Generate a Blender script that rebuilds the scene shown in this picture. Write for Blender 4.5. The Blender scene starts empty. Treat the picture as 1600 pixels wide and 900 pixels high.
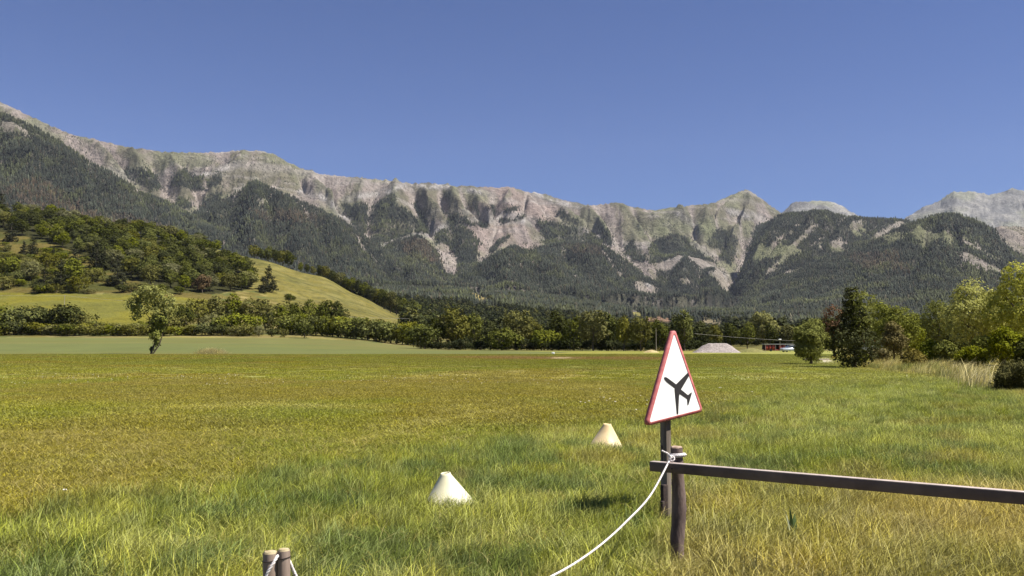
import bpy, math, random
import numpy as np

# ------------------------------------------------------------------ camera, sky, sun, exposure
scene = bpy.context.scene
COL = scene.collection
EYE = 1.6
F = 800 / math.tan(math.radians(30))           # focal length in pixels of a 1600 px wide picture
PITCH = math.atan(88 / F)
cam_data = bpy.data.cameras.new('camera')
cam_data.sensor_width = 36
cam_data.lens = 18 / math.tan(math.radians(30))
cam_data.clip_start = 0.05
cam_data.clip_end = 40000
cam = bpy.data.objects.new('camera', cam_data)
cam.location = (0, 0, EYE)
cam.rotation_euler = (math.pi / 2 + PITCH, 0, 0)
COL.objects.link(cam)
scene.camera = cam

SUN_EL = math.radians(57)
SX, SY = 0.96, -0.28                            # horizontal direction towards the sun
world = bpy.data.worlds.new('World')
scene.world = world
world.use_nodes = True
wn = world.node_tree
wn.nodes.clear()
sky = wn.nodes.new('ShaderNodeTexSky')
sky.sky_type = 'NISHITA'
sky.sun_disc = False
sky.sun_elevation = SUN_EL
sky.sun_rotation = math.atan2(SX, SY)
sky.altitude = 900
sky.air_density = 1.0
sky.dust_density = 0.3
sky.ozone_density = 2.0
grade = wn.nodes.new('ShaderNodeMix'); grade.data_type = 'RGBA'; grade.blend_type = 'MULTIPLY'
grade.inputs[0].default_value = 1.0
grade.inputs[7].default_value = (0.52, 0.615, 0.95, 1)
bg = wn.nodes.new('ShaderNodeBackground')
bg.inputs[1].default_value = 0.052
wo = wn.nodes.new('ShaderNodeOutputWorld')
wn.links.new(sky.outputs[0], grade.inputs[6])
wn.links.new(grade.outputs[2], bg.inputs[0])
wn.links.new(bg.outputs[0], wo.inputs[0])

sun_data = bpy.data.lights.new('sun', 'SUN')
sun_data.energy = 4.8
sun_data.angle = math.radians(0.5)
sun_data.color = (1.0, 0.95, 0.86)
sun = bpy.data.objects.new('sun', sun_data)
COL.objects.link(sun)
from mathutils import Vector
sdir = Vector((SX * math.cos(SUN_EL), SY * math.cos(SUN_EL), math.sin(SUN_EL)))
sun.rotation_euler = (-sdir).to_track_quat('-Z', 'Y').to_euler()
sun.location = (0, 0, 100)

scene.view_settings.view_transform = 'Standard'
scene.view_settings.look = 'None'
scene.view_settings.exposure = 1.0
scene.view_settings.gamma = 1.0
scene.view_settings.use_curve_mapping = False
scene.cycles.volume_bounces = 0
scene.cycles.max_bounces = 6
scene.cycles.transparent_max_bounces = 8

# ------------------------------------------------------------------ numeric helpers
cp, sp = math.cos(PITCH), math.sin(PITCH)

def ray(px, py):
    """tangents (X/Y, (Z-EYE)/Y) of the sight line through a pixel of the photograph"""
    x = (np.asarray(px, float) - 800) / F
    y = (450 - np.asarray(py, float)) / F
    d = cp - y * sp
    return x / d, (sp + y * cp) / d

def P(px, py, Y):
    a, b = ray(px, py)
    return Vector((float(a) * Y, Y, EYE + float(b) * Y))

def proj(X, Y, Z):
    dz = Z - EYE
    dep = np.maximum(Y * cp + dz * sp, 1e-3)
    up = -Y * sp + dz * cp
    return 800 + F * X / dep, 450 - F * up / dep

def hash2(ix, iy, seed):
    h = (ix.astype(np.int64) * 374761393 + iy.astype(np.int64) * 668265263 + seed * 2147483647 + 1013904223) & 0xFFFFFFFF
    h = ((h ^ (h >> 13)) * 1274126177) & 0xFFFFFFFF
    h = ((h ^ (h >> 16)) * 2246822519) & 0xFFFFFFFF
    h = h ^ (h >> 15)
    return (h & 0xFFFFFF) / float(0xFFFFFF)

def vn(x, y, seed=0):
    x = np.asarray(x, float); y = np.asarray(y, float)
    x0 = np.floor(x); y0 = np.floor(y)
    fx = x - x0; fy = y - y0
    fx = fx * fx * fx * (fx * (fx * 6 - 15) + 10); fy = fy * fy * fy * (fy * (fy * 6 - 15) + 10)
    a = hash2(x0, y0, seed); b = hash2(x0 + 1, y0, seed)
    c = hash2(x0, y0 + 1, seed); d = hash2(x0 + 1, y0 + 1, seed)
    return (a + (b - a) * fx) * (1 - fy) + (c + (d - c) * fx) * fy

def fbm(x, y, oct=4, seed=0, gain=0.5):
    s = 0; a = 1; t = 0
    for i in range(oct):
        s = s + a * vn(x * 2 ** i + 17.3 * i, y * 2 ** i - 9.1 * i, seed + i * 7)
        t += a; a *= gain
    return s / t

def ridged(x, y, oct=3, seed=0, gain=0.5):
    s = 0; a = 1; t = 0
    for i in range(oct):
        s = s + a * (1 - np.abs(2 * vn(x * 2 ** i + 5.2 * i, y * 2 ** i + 3.7 * i, seed + i * 11) - 1))
        t += a; a *= gain
    return s / t

def sstep(a, b, x):
    t = np.clip((x - a) / (b - a), 0, 1)
    return t * t * (3 - 2 * t)

def inpoly(px, py, poly):
    px = np.asarray(px, float); py = np.asarray(py, float)
    r = np.zeros(px.shape, bool)
    n = len(poly)
    for i in range(n):
        x1, y1 = poly[i]; x2, y2 = poly[(i + 1) % n]
        if y1 == y2: continue
        c = (y1 > py) != (y2 > py)
        r ^= c & (px < (x2 - x1) * (py - y1) / (y2 - y1) + x1)
    return r

def polydist(px, py, line, arc=False):
    d = np.full(np.shape(px), 1e9); s = np.zeros(np.shape(px)); L = 0.0
    for (x1, y1), (x2, y2) in zip(line[:-1], line[1:]):
        vx, vy = x2 - x1, y2 - y1; l = math.hypot(vx, vy)
        t = np.clip(((px - x1) * vx + (py - y1) * vy) / (vx * vx + vy * vy), 0, 1)
        e = np.hypot(px - x1 - t * vx, py - y1 - t * vy)
        if arc: s = np.where(e < d, L + t * l, s)
        d = np.minimum(d, e); L += l
    return (d, s, L) if arc else d

# ------------------------------------------------------------------ mesh / object helpers
def np_mesh(name, verts, faces, colors=None, smooth=False, mat=None):
    me = bpy.data.meshes.new(name)
    verts = np.asarray(verts, np.float32); 
    if not isinstance(faces, (list, tuple)): faces = [faces]
    faces = [np.asarray(f, np.int32) for f in faces if len(f)]
    me.vertices.add(len(verts)); me.vertices.foreach_set('co', verts.ravel())
    li = np.concatenate([f.ravel() for f in faces])
    tot = np.concatenate([np.full(len(f), f.shape[1], np.int32) for f in faces])
    st = np.concatenate([[0], np.cumsum(tot)[:-1]]).astype(np.int32)
    me.loops.add(len(li)); me.loops.foreach_set('vertex_index', li)
    me.polygons.add(len(tot)); me.polygons.foreach_set('loop_start', st); me.polygons.foreach_set('loop_total', tot)
    if smooth: me.polygons.foreach_set('use_smooth', np.ones(len(tot), bool))
    if colors is not None:
        a = me.attributes.new('col', 'FLOAT_COLOR', 'POINT')
        c = np.ones((len(verts), 4), np.float32); c[:, :3] = colors
        a.data.foreach_set('color', c.ravel())
    me.update(); me.validate(verbose=False)
    if mat: me.materials.append(mat)
    return me

def link(name, me, parent=None, **tags):
    o = bpy.data.objects.new(name, me); COL.objects.link(o)
    if parent is not None: o.parent = parent
    for k, v in tags.items():
        if v: o[k] = v
    return o

def empty(name, loc, label=None, category=None, group=None, rz=0, scale=1):
    o = bpy.data.objects.new(name, None); COL.objects.link(o)
    o.location = loc; o.rotation_euler = (0, 0, rz); o.empty_display_size = 0.2
    if scale != 1: o.scale = (scale,) * 3 if not isinstance(scale, tuple) else scale
    if label: o['label'] = label
    if category: o['category'] = category
    if group: o['group'] = group
    return o

class MB:
    """collects shapes for one mesh"""
    def __init__(s): s.v = []; s.f3 = []; s.f4 = []; s.n = 0
    def add(s, v, f):
        v = np.asarray(v, float).reshape(-1, 3); f = np.asarray(f, int)
        s.v.append(v)
        (s.f3 if f.shape[1] == 3 else s.f4).append(f + s.n); 
        s.n += len(v); return s
    def tube(s, path, rad, seg=8, cap=True, jit=0, rng=None):
        path = np.asarray(path, float); n = len(path)
        rad = np.full(n, rad) if np.isscalar(rad) else np.asarray(rad, float)
        tan = np.gradient(path, axis=0); tan /= np.maximum(np.linalg.norm(tan, axis=1)[:, None], 1e-9)
        ref = np.array([0, 0, 1.]) if abs(tan[0][2]) < 0.9 else np.array([1., 0, 0])
        u = np.cross(tan[0], ref); u /= np.linalg.norm(u)
        vs = []
        for i in range(n):
            u = u - tan[i] * np.dot(u, tan[i]); u /= max(np.linalg.norm(u), 1e-9)
            w = np.cross(tan[i], u)
            a = np.arange(seg) / seg * 2 * math.pi
            r = rad[i] * (1 + (jit * rng.standard_normal(seg) if jit else 0))
            vs.append(path[i] + (np.cos(a) * r)[:, None] * u + (np.sin(a) * r)[:, None] * w)
        v = np.concatenate(vs)
        f = [[i * seg + k, i * seg + (k + 1) % seg, (i + 1) * seg + (k + 1) % seg, (i + 1) * seg + k] for i in range(n - 1) for k in range(seg)]
        s.add(v, f)
        if cap:
            for i, fl in ((0, 1), (n - 1, 0)):
                c = np.vstack([vs[i], path[i][None]])
                t = [[k, (k + 1) % seg, seg] for k in range(seg)]
                if fl: t = [[b, a_, c_] for a_, b, c_ in t]
                s.add(c, t)
        return s
    def box(s, c, size, R=None, bev=0.0):
        hx, hy, hz = np.asarray(size, float) / 2
        if bev <= 0:
            v = np.array([[x, y, z] for x in (-hx, hx) for y in (-hy, hy) for z in (-hz, hz)])
            f = [[0, 1, 3, 2], [4, 6, 7, 5], [0, 4, 5, 1], [2, 3, 7, 6], [0, 2, 6, 4], [1, 5, 7, 3]]
            if R is not None: v = v @ np.asarray(R).T
            s.add(v + np.asarray(c), f)
        else:
            import bmesh
            bm = bmesh.new(); bmesh.ops.create_cube(bm, size=1)
            for q in bm.verts: q.co = Vector((q.co.x * 2 * hx, q.co.y * 2 * hy, q.co.z * 2 * hz))
            bmesh.ops.bevel(bm, geom=bm.edges[:], offset=bev, segments=2, affect='EDGES', profile=0.5)
            bmesh.ops.triangulate(bm, faces=bm.faces[:])
            bm.verts.index_update()
            v = np.array([q.co[:] for q in bm.verts]); f = [[q.index for q in fc.verts] for fc in bm.faces]
            bm.free()
            if R is not None: v = v @ np.asarray(R).T
            s.add(v + np.asarray(c), f)
        return s
    def mesh(s, name, mat, smooth=False):
        fs = []
        if s.f3: fs.append(np.concatenate(s.f3))
        if s.f4: fs.append(np.concatenate(s.f4))
        return np_mesh(name, np.concatenate(s.v), fs, smooth=smooth, mat=mat)

def rotz(a): return np.array([[math.cos(a), -math.sin(a), 0], [math.sin(a), math.cos(a), 0], [0, 0, 1]])

# ------------------------------------------------------------------ materials
def lin(r, g, b):
    f = lambda c: (c / 255 / 12.92) if c / 255 <= 0.04045 else ((c / 255 + 0.055) / 1.055) ** 2.4
    return np.array([f(r), f(g), f(b)])

def mat_noise(name, c1, c2, scale=5, rough=0.8, bump=0.0, bscale=None, stretch=(1, 1, 1), detail=6, spec=0.3, coord='Object', c3=None, metallic=0.0):
    m = bpy.data.materials.new(name); m.use_nodes = True
    t = m.node_tree; n = t.nodes; n.clear()
    out = n.new('ShaderNodeOutputMaterial'); b = n.new('ShaderNodeBsdfPrincipled')
    b.inputs['Roughness'].default_value = rough; b.inputs['Metallic'].default_value = metallic
    b.inputs['Specular IOR Level'].default_value = spec
    t.links.new(b.outputs[0], out.inputs[0])
    tc = n.new('ShaderNodeTexCoord'); mp = n.new('ShaderNodeMapping'); mp.inputs['Scale'].default_value = stretch
    t.links.new(tc.outputs[coord], mp.inputs[0])
    no = n.new('ShaderNodeTexNoise'); no.inputs['Scale'].default_value = scale; no.inputs['Detail'].default_value = detail
    no.inputs['Roughness'].default_value = 0.65
    t.links.new(mp.outputs[0], no.inputs[0])
    r = n.new('ShaderNodeValToRGB')
    r.color_ramp.elements[0].position = 0.35; r.color_ramp.elements[0].color = (*c1, 1)
    r.color_ramp.elements[1].position = 0.65; r.color_ramp.elements[1].color = (*c2, 1)
    if c3 is not None:
        e = r.color_ramp.elements.new(0.8); e.color = (*c3, 1)
    t.links.new(no.outputs[0], r.inputs[0]); t.links.new(r.outputs[0], b.inputs['Base Color'])
    if bump:
        bp = n.new('ShaderNodeBump'); bp.inputs['Strength'].default_value = 1.0; bp.inputs['Distance'].default_value = bump
        n2 = n.new('ShaderNodeTexNoise'); n2.inputs['Scale'].default_value = bscale or scale * 2; n2.inputs['Detail'].default_value = 5
        t.links.new(mp.outputs[0], n2.inputs[0]); t.links.new(n2.outputs[0], bp.inputs['Height']); t.links.new(bp.outputs[0], b.inputs['Normal'])
    return m

def mat_leaf(name, c1, c2, trans=0.3, var=0.5, rough=0.8, tint=False, spec=0.08, nscale=0.6, isl_var=0.3):
    """foliage: two tones mixed by a large noise and by the individual, some light passing through"""
    m = bpy.data.materials.new(name); m.use_nodes = True
    t = m.node_tree; n = t.nodes; n.clear()
    out = n.new('ShaderNodeOutputMaterial')
    geo = n.new('ShaderNodeNewGeometry'); oi = n.new('ShaderNodeObjectInfo')
    no = n.new('ShaderNodeTexNoise'); no.inputs['Scale'].default_value = nscale; no.inputs['Detail'].default_value = 4
    t.links.new(geo.outputs['Position'], no.inputs[0])
    mx = n.new('ShaderNodeMix'); mx.data_type = 'RGBA'
    mth = n.new('ShaderNodeMath'); mth.operation = 'MULTIPLY_ADD'; mth.inputs[1].default_value = 2.2; mth.inputs[2].default_value = -0.6
    t.links.new(no.outputs[0], mth.inputs[0]); mth.use_clamp = True
    t.links.new(mth.outputs[0], mx.inputs[0]); mx.inputs[6].default_value = (*c1, 1); mx.inputs[7].default_value = (*c2, 1)
    hsv = n.new('ShaderNodeHueSaturation')
    mr = n.new('ShaderNodeMapRange'); mr.inputs[3].default_value = 1 - var * 0.5; mr.inputs[4].default_value = 1 + var * 0.5
    t.links.new(oi.outputs['Random'], mr.inputs[0]); t.links.new(mr.outputs[0], hsv.inputs['Value'])
    mr2 = n.new('ShaderNodeMapRange'); mr2.inputs[3].default_value = 1.15; mr2.inputs[4].default_value = 0.85
    isl = n.new('ShaderNodeMath'); isl.operation = 'FRACT'
    mu = n.new('ShaderNodeMath'); mu.operation = 'MULTIPLY'; mu.inputs[1].default_value = 7.31
    t.links.new(oi.outputs['Random'], mu.inputs[0]); t.links.new(mu.outputs[0], isl.inputs[0]); t.links.new(isl.outputs[0], mr2.inputs[0])
    t.links.new(mr2.outputs[0], hsv.inputs['Saturation'])
    last = mx.outputs[2]
    if tint:
        at = n.new('ShaderNodeAttribute'); at.attribute_type = 'INSTANCER'; at.attribute_name = 'tint'
        m2 = n.new('ShaderNodeMix'); m2.data_type = 'RGBA'; m2.blend_type = 'MULTIPLY'; m2.inputs[0].default_value = 1
        t.links.new(last, m2.inputs[6]); t.links.new(at.outputs['Color'], m2.inputs[7]); last = m2.outputs[2]
    t.links.new(last, hsv.inputs['Color'])
    # every leaf differs a little
    rr = n.new('ShaderNodeMapRange'); rr.inputs[3].default_value = 1 - isl_var; rr.inputs[4].default_value = 1 + isl_var
    t.links.new(geo.outputs['Random Per Island'], rr.inputs[0])
    m3 = n.new('ShaderNodeMix'); m3.data_type = 'RGBA'; m3.blend_type = 'MULTIPLY'; m3.inputs[0].default_value = 1
    t.links.new(hsv.outputs[0], m3.inputs[6]); t.links.new(rr.outputs[0], m3.inputs[7])
    b = n.new('ShaderNodeBsdfPrincipled'); b.inputs['Roughness'].default_value = rough
    b.inputs['Specular IOR Level'].default_value = spec
    t.links.new(m3.outputs[2], b.inputs['Base Color'])
    if trans > 0:
        tr = n.new('ShaderNodeBsdfTranslucent'); ms = n.new('ShaderNodeMixShader'); ms.inputs[0].default_value = trans
        t.links.new(m3.outputs[2], tr.inputs[0]); t.links.new(b.outputs[0], ms.inputs[1]); t.links.new(tr.outputs[0], ms.inputs[2])
        t.links.new(ms.outputs[0], out.inputs[0])
    else: t.links.new(b.outputs[0], out.inputs[0])
    return m

def mat_terrain(name, scales, amount=0.5, bump=0.0, bscale=1.0, bdist=1.0):
    """land cover colour carried by the mesh, broken up by world-space noise"""
    m = bpy.data.materials.new(name); m.use_nodes = True
    t = m.node_tree; n = t.nodes; n.clear()
    out = n.new('ShaderNodeOutputMaterial'); b = n.new('ShaderNodeBsdfPrincipled')
    b.inputs['Roughness'].default_value = 0.95; b.inputs['Specular IOR Level'].default_value = 0.1
    at = n.new('ShaderNodeAttribute'); at.attribute_name = 'col'
    geo = n.new('ShaderNodeNewGeometry')
    last = at.outputs['Color']
    for s_ in scales:
        no = n.new('ShaderNodeTexNoise'); no.inputs['Scale'].default_value = s_; no.inputs['Detail'].default_value = 5; no.inputs['Roughness'].default_value = 0.7
        t.links.new(geo.outputs['Position'], no.inputs[0])
        mr = n.new('ShaderNodeMapRange'); mr.inputs[1].default_value = 0.3; mr.inputs[2].default_value = 0.7
        mr.inputs[3].default_value = 1 - amount; mr.inputs[4].default_value = 1 + amount
        t.links.new(no.outputs[0], mr.inputs[0])
        mx = n.new('ShaderNodeMix'); mx.data_type = 'RGBA'; mx.blend_type = 'MULTIPLY'; mx.inputs[0].default_value = 1
        t.links.new(last, mx.inputs[6]); t.links.new(mr.outputs[0], mx.inputs[7]); last = mx.outputs[2]
    t.links.new(last, b.inputs['Base Color'])
    if bump:
        no = n.new('ShaderNodeTexNoise'); no.inputs['Scale'].default_value = bscale; no.inputs['Detail'].default_value = 6; no.inputs['Roughness'].default_value = 0.7
        t.links.new(geo.outputs['Position'], no.inputs[0])
        bp = n.new('ShaderNodeBump'); bp.inputs['Strength'].default_value = bump; bp.inputs['Distance'].default_value = bdist
        t.links.new(no.outputs[0], bp.inputs['Height']); t.links.new(bp.outputs[0], b.inputs['Normal'])
    t.links.new(b.outputs[0], out.inputs[0])
    return m

# ------------------------------------------------------------------ terrain shape
PXK = np.array([-400, 0, 200, 330, 400, 500, 560, 620, 700, 800, 1000, 1250, 1600, 2000.])
YK = np.array([150, 200, 300, 350, 420, 500, 600, 750, 1000, 1500, 2500.])
PYK = np.array([
    [552.8, 549, 528, 519, 500, 462, 395, 300, 330, 360, 330],
    [552.8, 549, 528, 520, 502, 462, 400, 330, 352, 385, 360],
    [552.8, 549, 528, 520, 504, 466, 418, 365, 385, 410, 390],
    [552.8, 549, 528, 521, 509, 478, 438, 390, 405, 430, 410],
    [552.8, 549, 528, 522, 512, 486, 450, 404, 420, 435, 425],
    [552.8, 549, 530, 524, 517, 500, 473, 431, 445, 455, 448],
    [552.8, 549, 534, 528, 521, 508, 489, 461, 465, 468, 458],
    [552.8, 549, 540, 535, 529, 520, 508, 492, 490, 477, 455],
    [552.8, 549.2, 545, 542, 538, 534, 528, 518, 506, 486, 456],
    [552.8, 549.2, 545.4, 544, 542, 540, 536, 529, 516, 495, 462],
    [552.8, 549.2, 545.6, 544.5, 543.4, 542, 540, 534, 524, 508, 488],
    [552.8, 549.2, 545.6, 544.6, 543.6, 542.6, 541, 538, 530, 516, 492],
    [552.8, 549.2, 545.6, 544.6, 543.6, 542.6, 541, 538, 531, 518, 494],
    [552.8, 549.2, 545.6, 544.6, 543.6, 542.6, 541, 538, 531, 518, 494]])
TXK, _ = ray(PXK, np.full(len(PXK), 500.))
_, TZK = ray(0, PYK)
ZK = EYE + TZK * YK[None, :]

def near_z(X, Y):
    tx = X / np.maximum(Y, 0.5)
    i = np.clip(np.searchsorted(TXK, tx) - 1, 0, len(TXK) - 2)
    u = np.clip((tx - TXK[i]) / (TXK[i + 1] - TXK[i]), 0, 1); u = u * u * (3 - 2 * u) * 0.35 + u * 0.65
    Yc = np.clip(Y, YK[0], YK[-1])
    j = np.clip(np.searchsorted(YK, Yc) - 1, 0, len(YK) - 2)
    w = (Yc - YK[j]) / (YK[j + 1] - YK[j])
    z = (ZK[i, j] * (1 - u) + ZK[i + 1, j] * u) * (1 - w) + (ZK[i, j + 1] * (1 - u) + ZK[i + 1, j + 1] * u) * w
    z = z * sstep(100, 160, Y)
    amp = sstep(330, 700, Y) * 5 * sstep(-0.0, -0.25, tx) + sstep(700, 1500, Y) * 22
    z = z + amp * (fbm(X / 60, Y / 60, 3, 5) - 0.5) + sstep(6, 30, Y) * 0.10 * (fbm(X / 9, Y / 9, 2, 9) - 0.5) * sstep(200, 100, Y)
    return z

def mk_layer(pts, R, W, base=60, p=1.15, back=0.55, gul=14, k=26, seed=1, lean=0.0, noise=14, Rr=None):
    pts = np.array(pts, float)
    Rk = np.interp(pts[:, 0], Rr[0], Rr[1]) if Rr else np.full(len(pts), float(R))
    a, b = ray(pts[:, 0], pts[:, 1])
    return dict(line=[tuple(q) for q in pts], tx=a, z=EYE + b * Rk, R=Rk, W=W, base=base, p=p, back=back, gul=gul, k=k, seed=seed, lean=lean, noise=noise)

LAYERS = [
    # far bare massif on the right
    mk_layer([(1330, 400), (1400, 352), (1425, 334), (1443, 322), (1470, 314), (1490, 299), (1520, 300), (1545, 303), (1580, 297), (1600, 296), (1700, 290), (1900, 300), (2200, 330)], 9500, 2600, gul=90, k=13, seed=31, base=500, noise=40),
    mk_layer([(1170, 380), (1222, 336), (1238, 320), (1255, 315), (1290, 315), (1318, 324), (1345, 336), (1400, 360), (1460, 400)], 8000, 2200, gul=60, k=24, seed=32, base=500, noise=25),
    # main ridge
    mk_layer([(-600, 20), (-200, 85), (-60, 130), (0, 157), (30, 172), (60, 187), (100, 205), (130, 214), (165, 221), (200, 230), (250, 236), (300, 238), (350, 236), (400, 234), (430, 242), (470, 262), (500, 271), (530, 275), (560, 277), (600, 280), (625, 283), (635, 289), (660, 289), (700, 291), (722, 291), (740, 293), (800, 292), (825, 299), (850, 307), (880, 315), (900, 319), (930, 320), (950, 317), (970, 317), (990, 323), (1020, 328), (1060, 323), (1090, 320), (1110, 318), (1135, 308), (1150, 301), (1165, 295.5), (1178, 301), (1195, 314), (1220, 332), (1260, 365), (1320, 400), (1400, 440)],
             5600, 2200, gul=30, k=24, seed=3, base=180, p=1.95, noise=26, Rr=([-600, 200, 700, 1100, 1165, 1260], [4300, 5000, 5400, 6000, 6400, 6600])),
    # forested spurs in front of it, from the left
    mk_layer([(-600, 100), (-100, 150), (0, 178), (50, 198), (90, 222), (137, 252), (175, 272), (212, 298), (260, 318), (300, 339), (340, 360), (400, 400), (470, 440), (560, 480)], 3600, 1900, gul=14, k=20, seed=4, Rr=([-600, 470], [3300, 3900])),
    mk_layer([(270, 375), (300, 348), (340, 318), (370, 300), (400, 283), (435, 299), (462, 309), (500, 328), (540, 348), (575, 376), (600, 392), (640, 412), (680, 428), (720, 442), (780, 462), (860, 480)], 4200, 1900, gul=45, k=26, seed=5),
    mk_layer([(560, 410), (585, 391), (620, 376), (650, 369), (665, 373), (680, 391), (700, 412), (720, 427), (760, 450), (800, 470)], 4500, 1500, gul=12, k=30, seed=6),
    mk_layer([(690, 450), (740, 421), (770, 401), (800, 386), (825, 391), (850, 406), (880, 421), (920, 440), (980, 462), (1050, 482), (1100, 495)], 3900, 1500, gul=12, k=28, seed=7),
    mk_layer([(820, 400), (845, 386), (875, 381), (930, 379), (945, 386), (960, 396), (980, 411), (1010, 437), (1040, 458), (1080, 475), (1120, 492)], 4600, 1500, gul=12, k=28, seed=8),
    mk_layer([(990, 440), (1020, 420), (1040, 410), (1060, 403), (1090, 405), (1115, 419), (1135, 436), (1145, 456), (1155, 480)], 5000, 1300, gul=12, k=35, seed=9),
    # mountain on the right
    mk_layer([(1130, 492), (1142, 462), (1150, 440), (1165, 400), (1185, 365), (1205, 342), (1235, 333), (1265, 332), (1290, 330), (1320, 339), (1350, 341), (1390, 342), (1410, 345), (1440, 352), (1480, 380), (1520, 420)], 5200, 1900, gul=20, k=30, seed=10, lean=0.5, noise=20),
    mk_layer([(1500, 400), (1540, 362), (1560, 353), (1600, 354), (1660, 350), (1750, 340), (1900, 330), (2200, 320)], 5000, 1900, gul=20, k=24, seed=12, noise=16),
    mk_layer([(1095, 505), (1130, 490), (1170, 465), (1220, 437), (1270, 415), (1310, 400), (1360, 378), (1400, 360), (1440, 344), (1475, 335), (1500, 338), (1530, 349), (1555, 362), (1575, 390), (1610, 410), (1700, 440), (1900, 460)], 4000, 1700, gul=16, k=22, seed=11, lean=0.25),
]
# ribs and chutes that run down the faces
RIBS = [
    [(130, 214), (165, 250), (200, 280)], [(200, 230), (215, 262), (238, 300)], [(262, 237), (270, 262), (290, 300)], [(395, 234), (370, 262), (345, 280), (335, 300)],
    [(395, 234), (430, 258), (470, 285), (520, 318)], [(470, 262), (490, 290), (505, 312)], [(560, 277), (565, 300), (560, 330), (562, 362)], [(617, 288), (615, 312), (625, 345), (640, 356)],
    [(655, 290), (668, 325), (690, 350)], [(700, 291), (712, 320), (728, 345), (745, 356)], [(735, 293), (748, 320), (770, 345)], [(803, 292), (790, 320), (800, 345), (830, 360)],
    [(803, 292), (840, 320), (870, 350), (905, 370)], [(855, 308), (880, 335), (915, 360)], [(905, 319), (930, 345), (950, 375)], [(960, 317), (985, 345), (1005, 375), (1020, 400)],
    [(960, 317), (1020, 345), (1075, 375), (1110, 405)], [(1050, 324), (1070, 345), (1100, 365)], [(1110, 318), (1105, 345), (1112, 365)], [(1160, 298), (1130, 325), (1112, 350)],
    [(1165, 298), (1172, 325), (1150, 360), (1135, 400)], [(1165, 298), (1200, 325), (1215, 335)],
    [(1230, 335), (1200, 375), (1160, 430)], [(1290, 331), (1240, 372), (1200, 412), (1160, 455)], [(1350, 342), (1300, 380), (1240, 425), (1180, 462)], [(1400, 348), (1360, 370), (1330, 390), (1270, 415)],
    [(1475, 335), (1430, 370), (1370, 420), (1320, 470)], [(1475, 335), (1510, 370), (1550, 410), (1590, 450)], [(1475, 335), (1470, 390), (1450, 450)], [(1540, 355), (1565, 385), (1600, 420)],
    [(0, 178), (40, 240), (70, 320)], [(90, 222), (120, 270), (150, 330)], [(175, 272), (200, 310), (220, 340)], [(260, 318), (290, 350), (310, 375)], [(-60, 160), (-40, 240), (-30, 300)],
    [(400, 283), (395, 330), (380, 390)], [(400, 283), (450, 330), (480, 390)], [(500, 328), (530, 370), (560, 420)], [(575, 376), (610, 410), (650, 440)], [(340, 318), (335, 350), (320, 385)],
    [(655, 369), (650, 410), (660, 450)], [(800, 386), (795, 420), (780, 460)], [(800, 386), (850, 420), (900, 460)], [(900, 380), (920, 410), (960, 450)], [(1075, 403), (1070, 430), (1060, 465)], [(1115, 420), (1110, 450), (1100, 480)]]
CHUTES = [
    [(165, 222), (195, 262), (215, 300)], [(235, 236), (250, 270), (262, 300)], [(290, 240), (295, 262), (310, 300), (318, 330)], [(350, 240), (350, 262), (320, 290)], [(430, 245), (455, 265), (480, 300)],
    [(500, 275), (520, 300), (530, 325), (575, 372)], [(590, 282), (578, 310), (577, 345), (572, 375)], [(640, 292), (655, 325), (668, 350), (672, 366)], [(685, 292), (695, 325), (712, 350), (700, 385), (715, 410)],
    [(720, 295), (735, 325), (755, 345)], [(770, 295), (770, 325), (775, 350), (760, 385), (755, 410)], [(822, 300), (815, 330), (840, 352)], [(830, 305), (855, 335), (890, 360)], [(880, 318), (905, 340), (930, 365)],
    [(930, 322), (955, 350), (985, 400)], [(985, 325), (1000, 350), (1030, 385)], [(1010, 330), (1060, 360), (1100, 390), (1130, 420)], [(1080, 325), (1085, 350), (1085, 370)], [(1130, 315), (1118, 340), (1135, 370), (1130, 390)],
    [(1150, 330), (1160, 360), (1165, 385), (1150, 430)], [(1190, 325), (1185, 350), (1165, 400), (1148, 450)],
    [(1210, 345), (1180, 385), (1150, 440)], [(1262, 336), (1215, 385), (1165, 445)], [(1320, 342), (1270, 380), (1215, 425), (1165, 460)], [(1380, 345), (1340, 372), (1290, 402), (1220, 440)],
    [(1430, 355), (1390, 395), (1330, 440), (1270, 470)], [(1450, 350), (1440, 400), (1400, 460)], [(1490, 350), (1500, 400), (1510, 450)], [(1500, 350), (1530, 385), (1570, 430)],
    [(50, 198), (80, 260), (110, 330)], [(137, 252), (165, 300), (190, 345)], [(212, 298), (240, 335), (265, 365)], [(-30, 170), (0, 240), (20, 310)],
    [(370, 300), (360, 340), (350, 380)], [(420, 292), (425, 340), (430, 390)], [(462, 309), (500, 360), (520, 410)], [(540, 348), (570, 390), (610, 435)],
    [(620, 376), (620, 410), (630, 440)], [(690, 391), (700, 420), (720, 450)], [(760, 405), (755, 440), (740, 460)], [(825, 391), (840, 430), (850, 470)], [(940, 384), (960, 415), (1000, 455)], [(880, 382), (890, 420), (930, 460)],
    [(1050, 406), (1040, 440), (1030, 470)], [(1095, 410), (1090, 450), (1080, 480)]]

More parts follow.
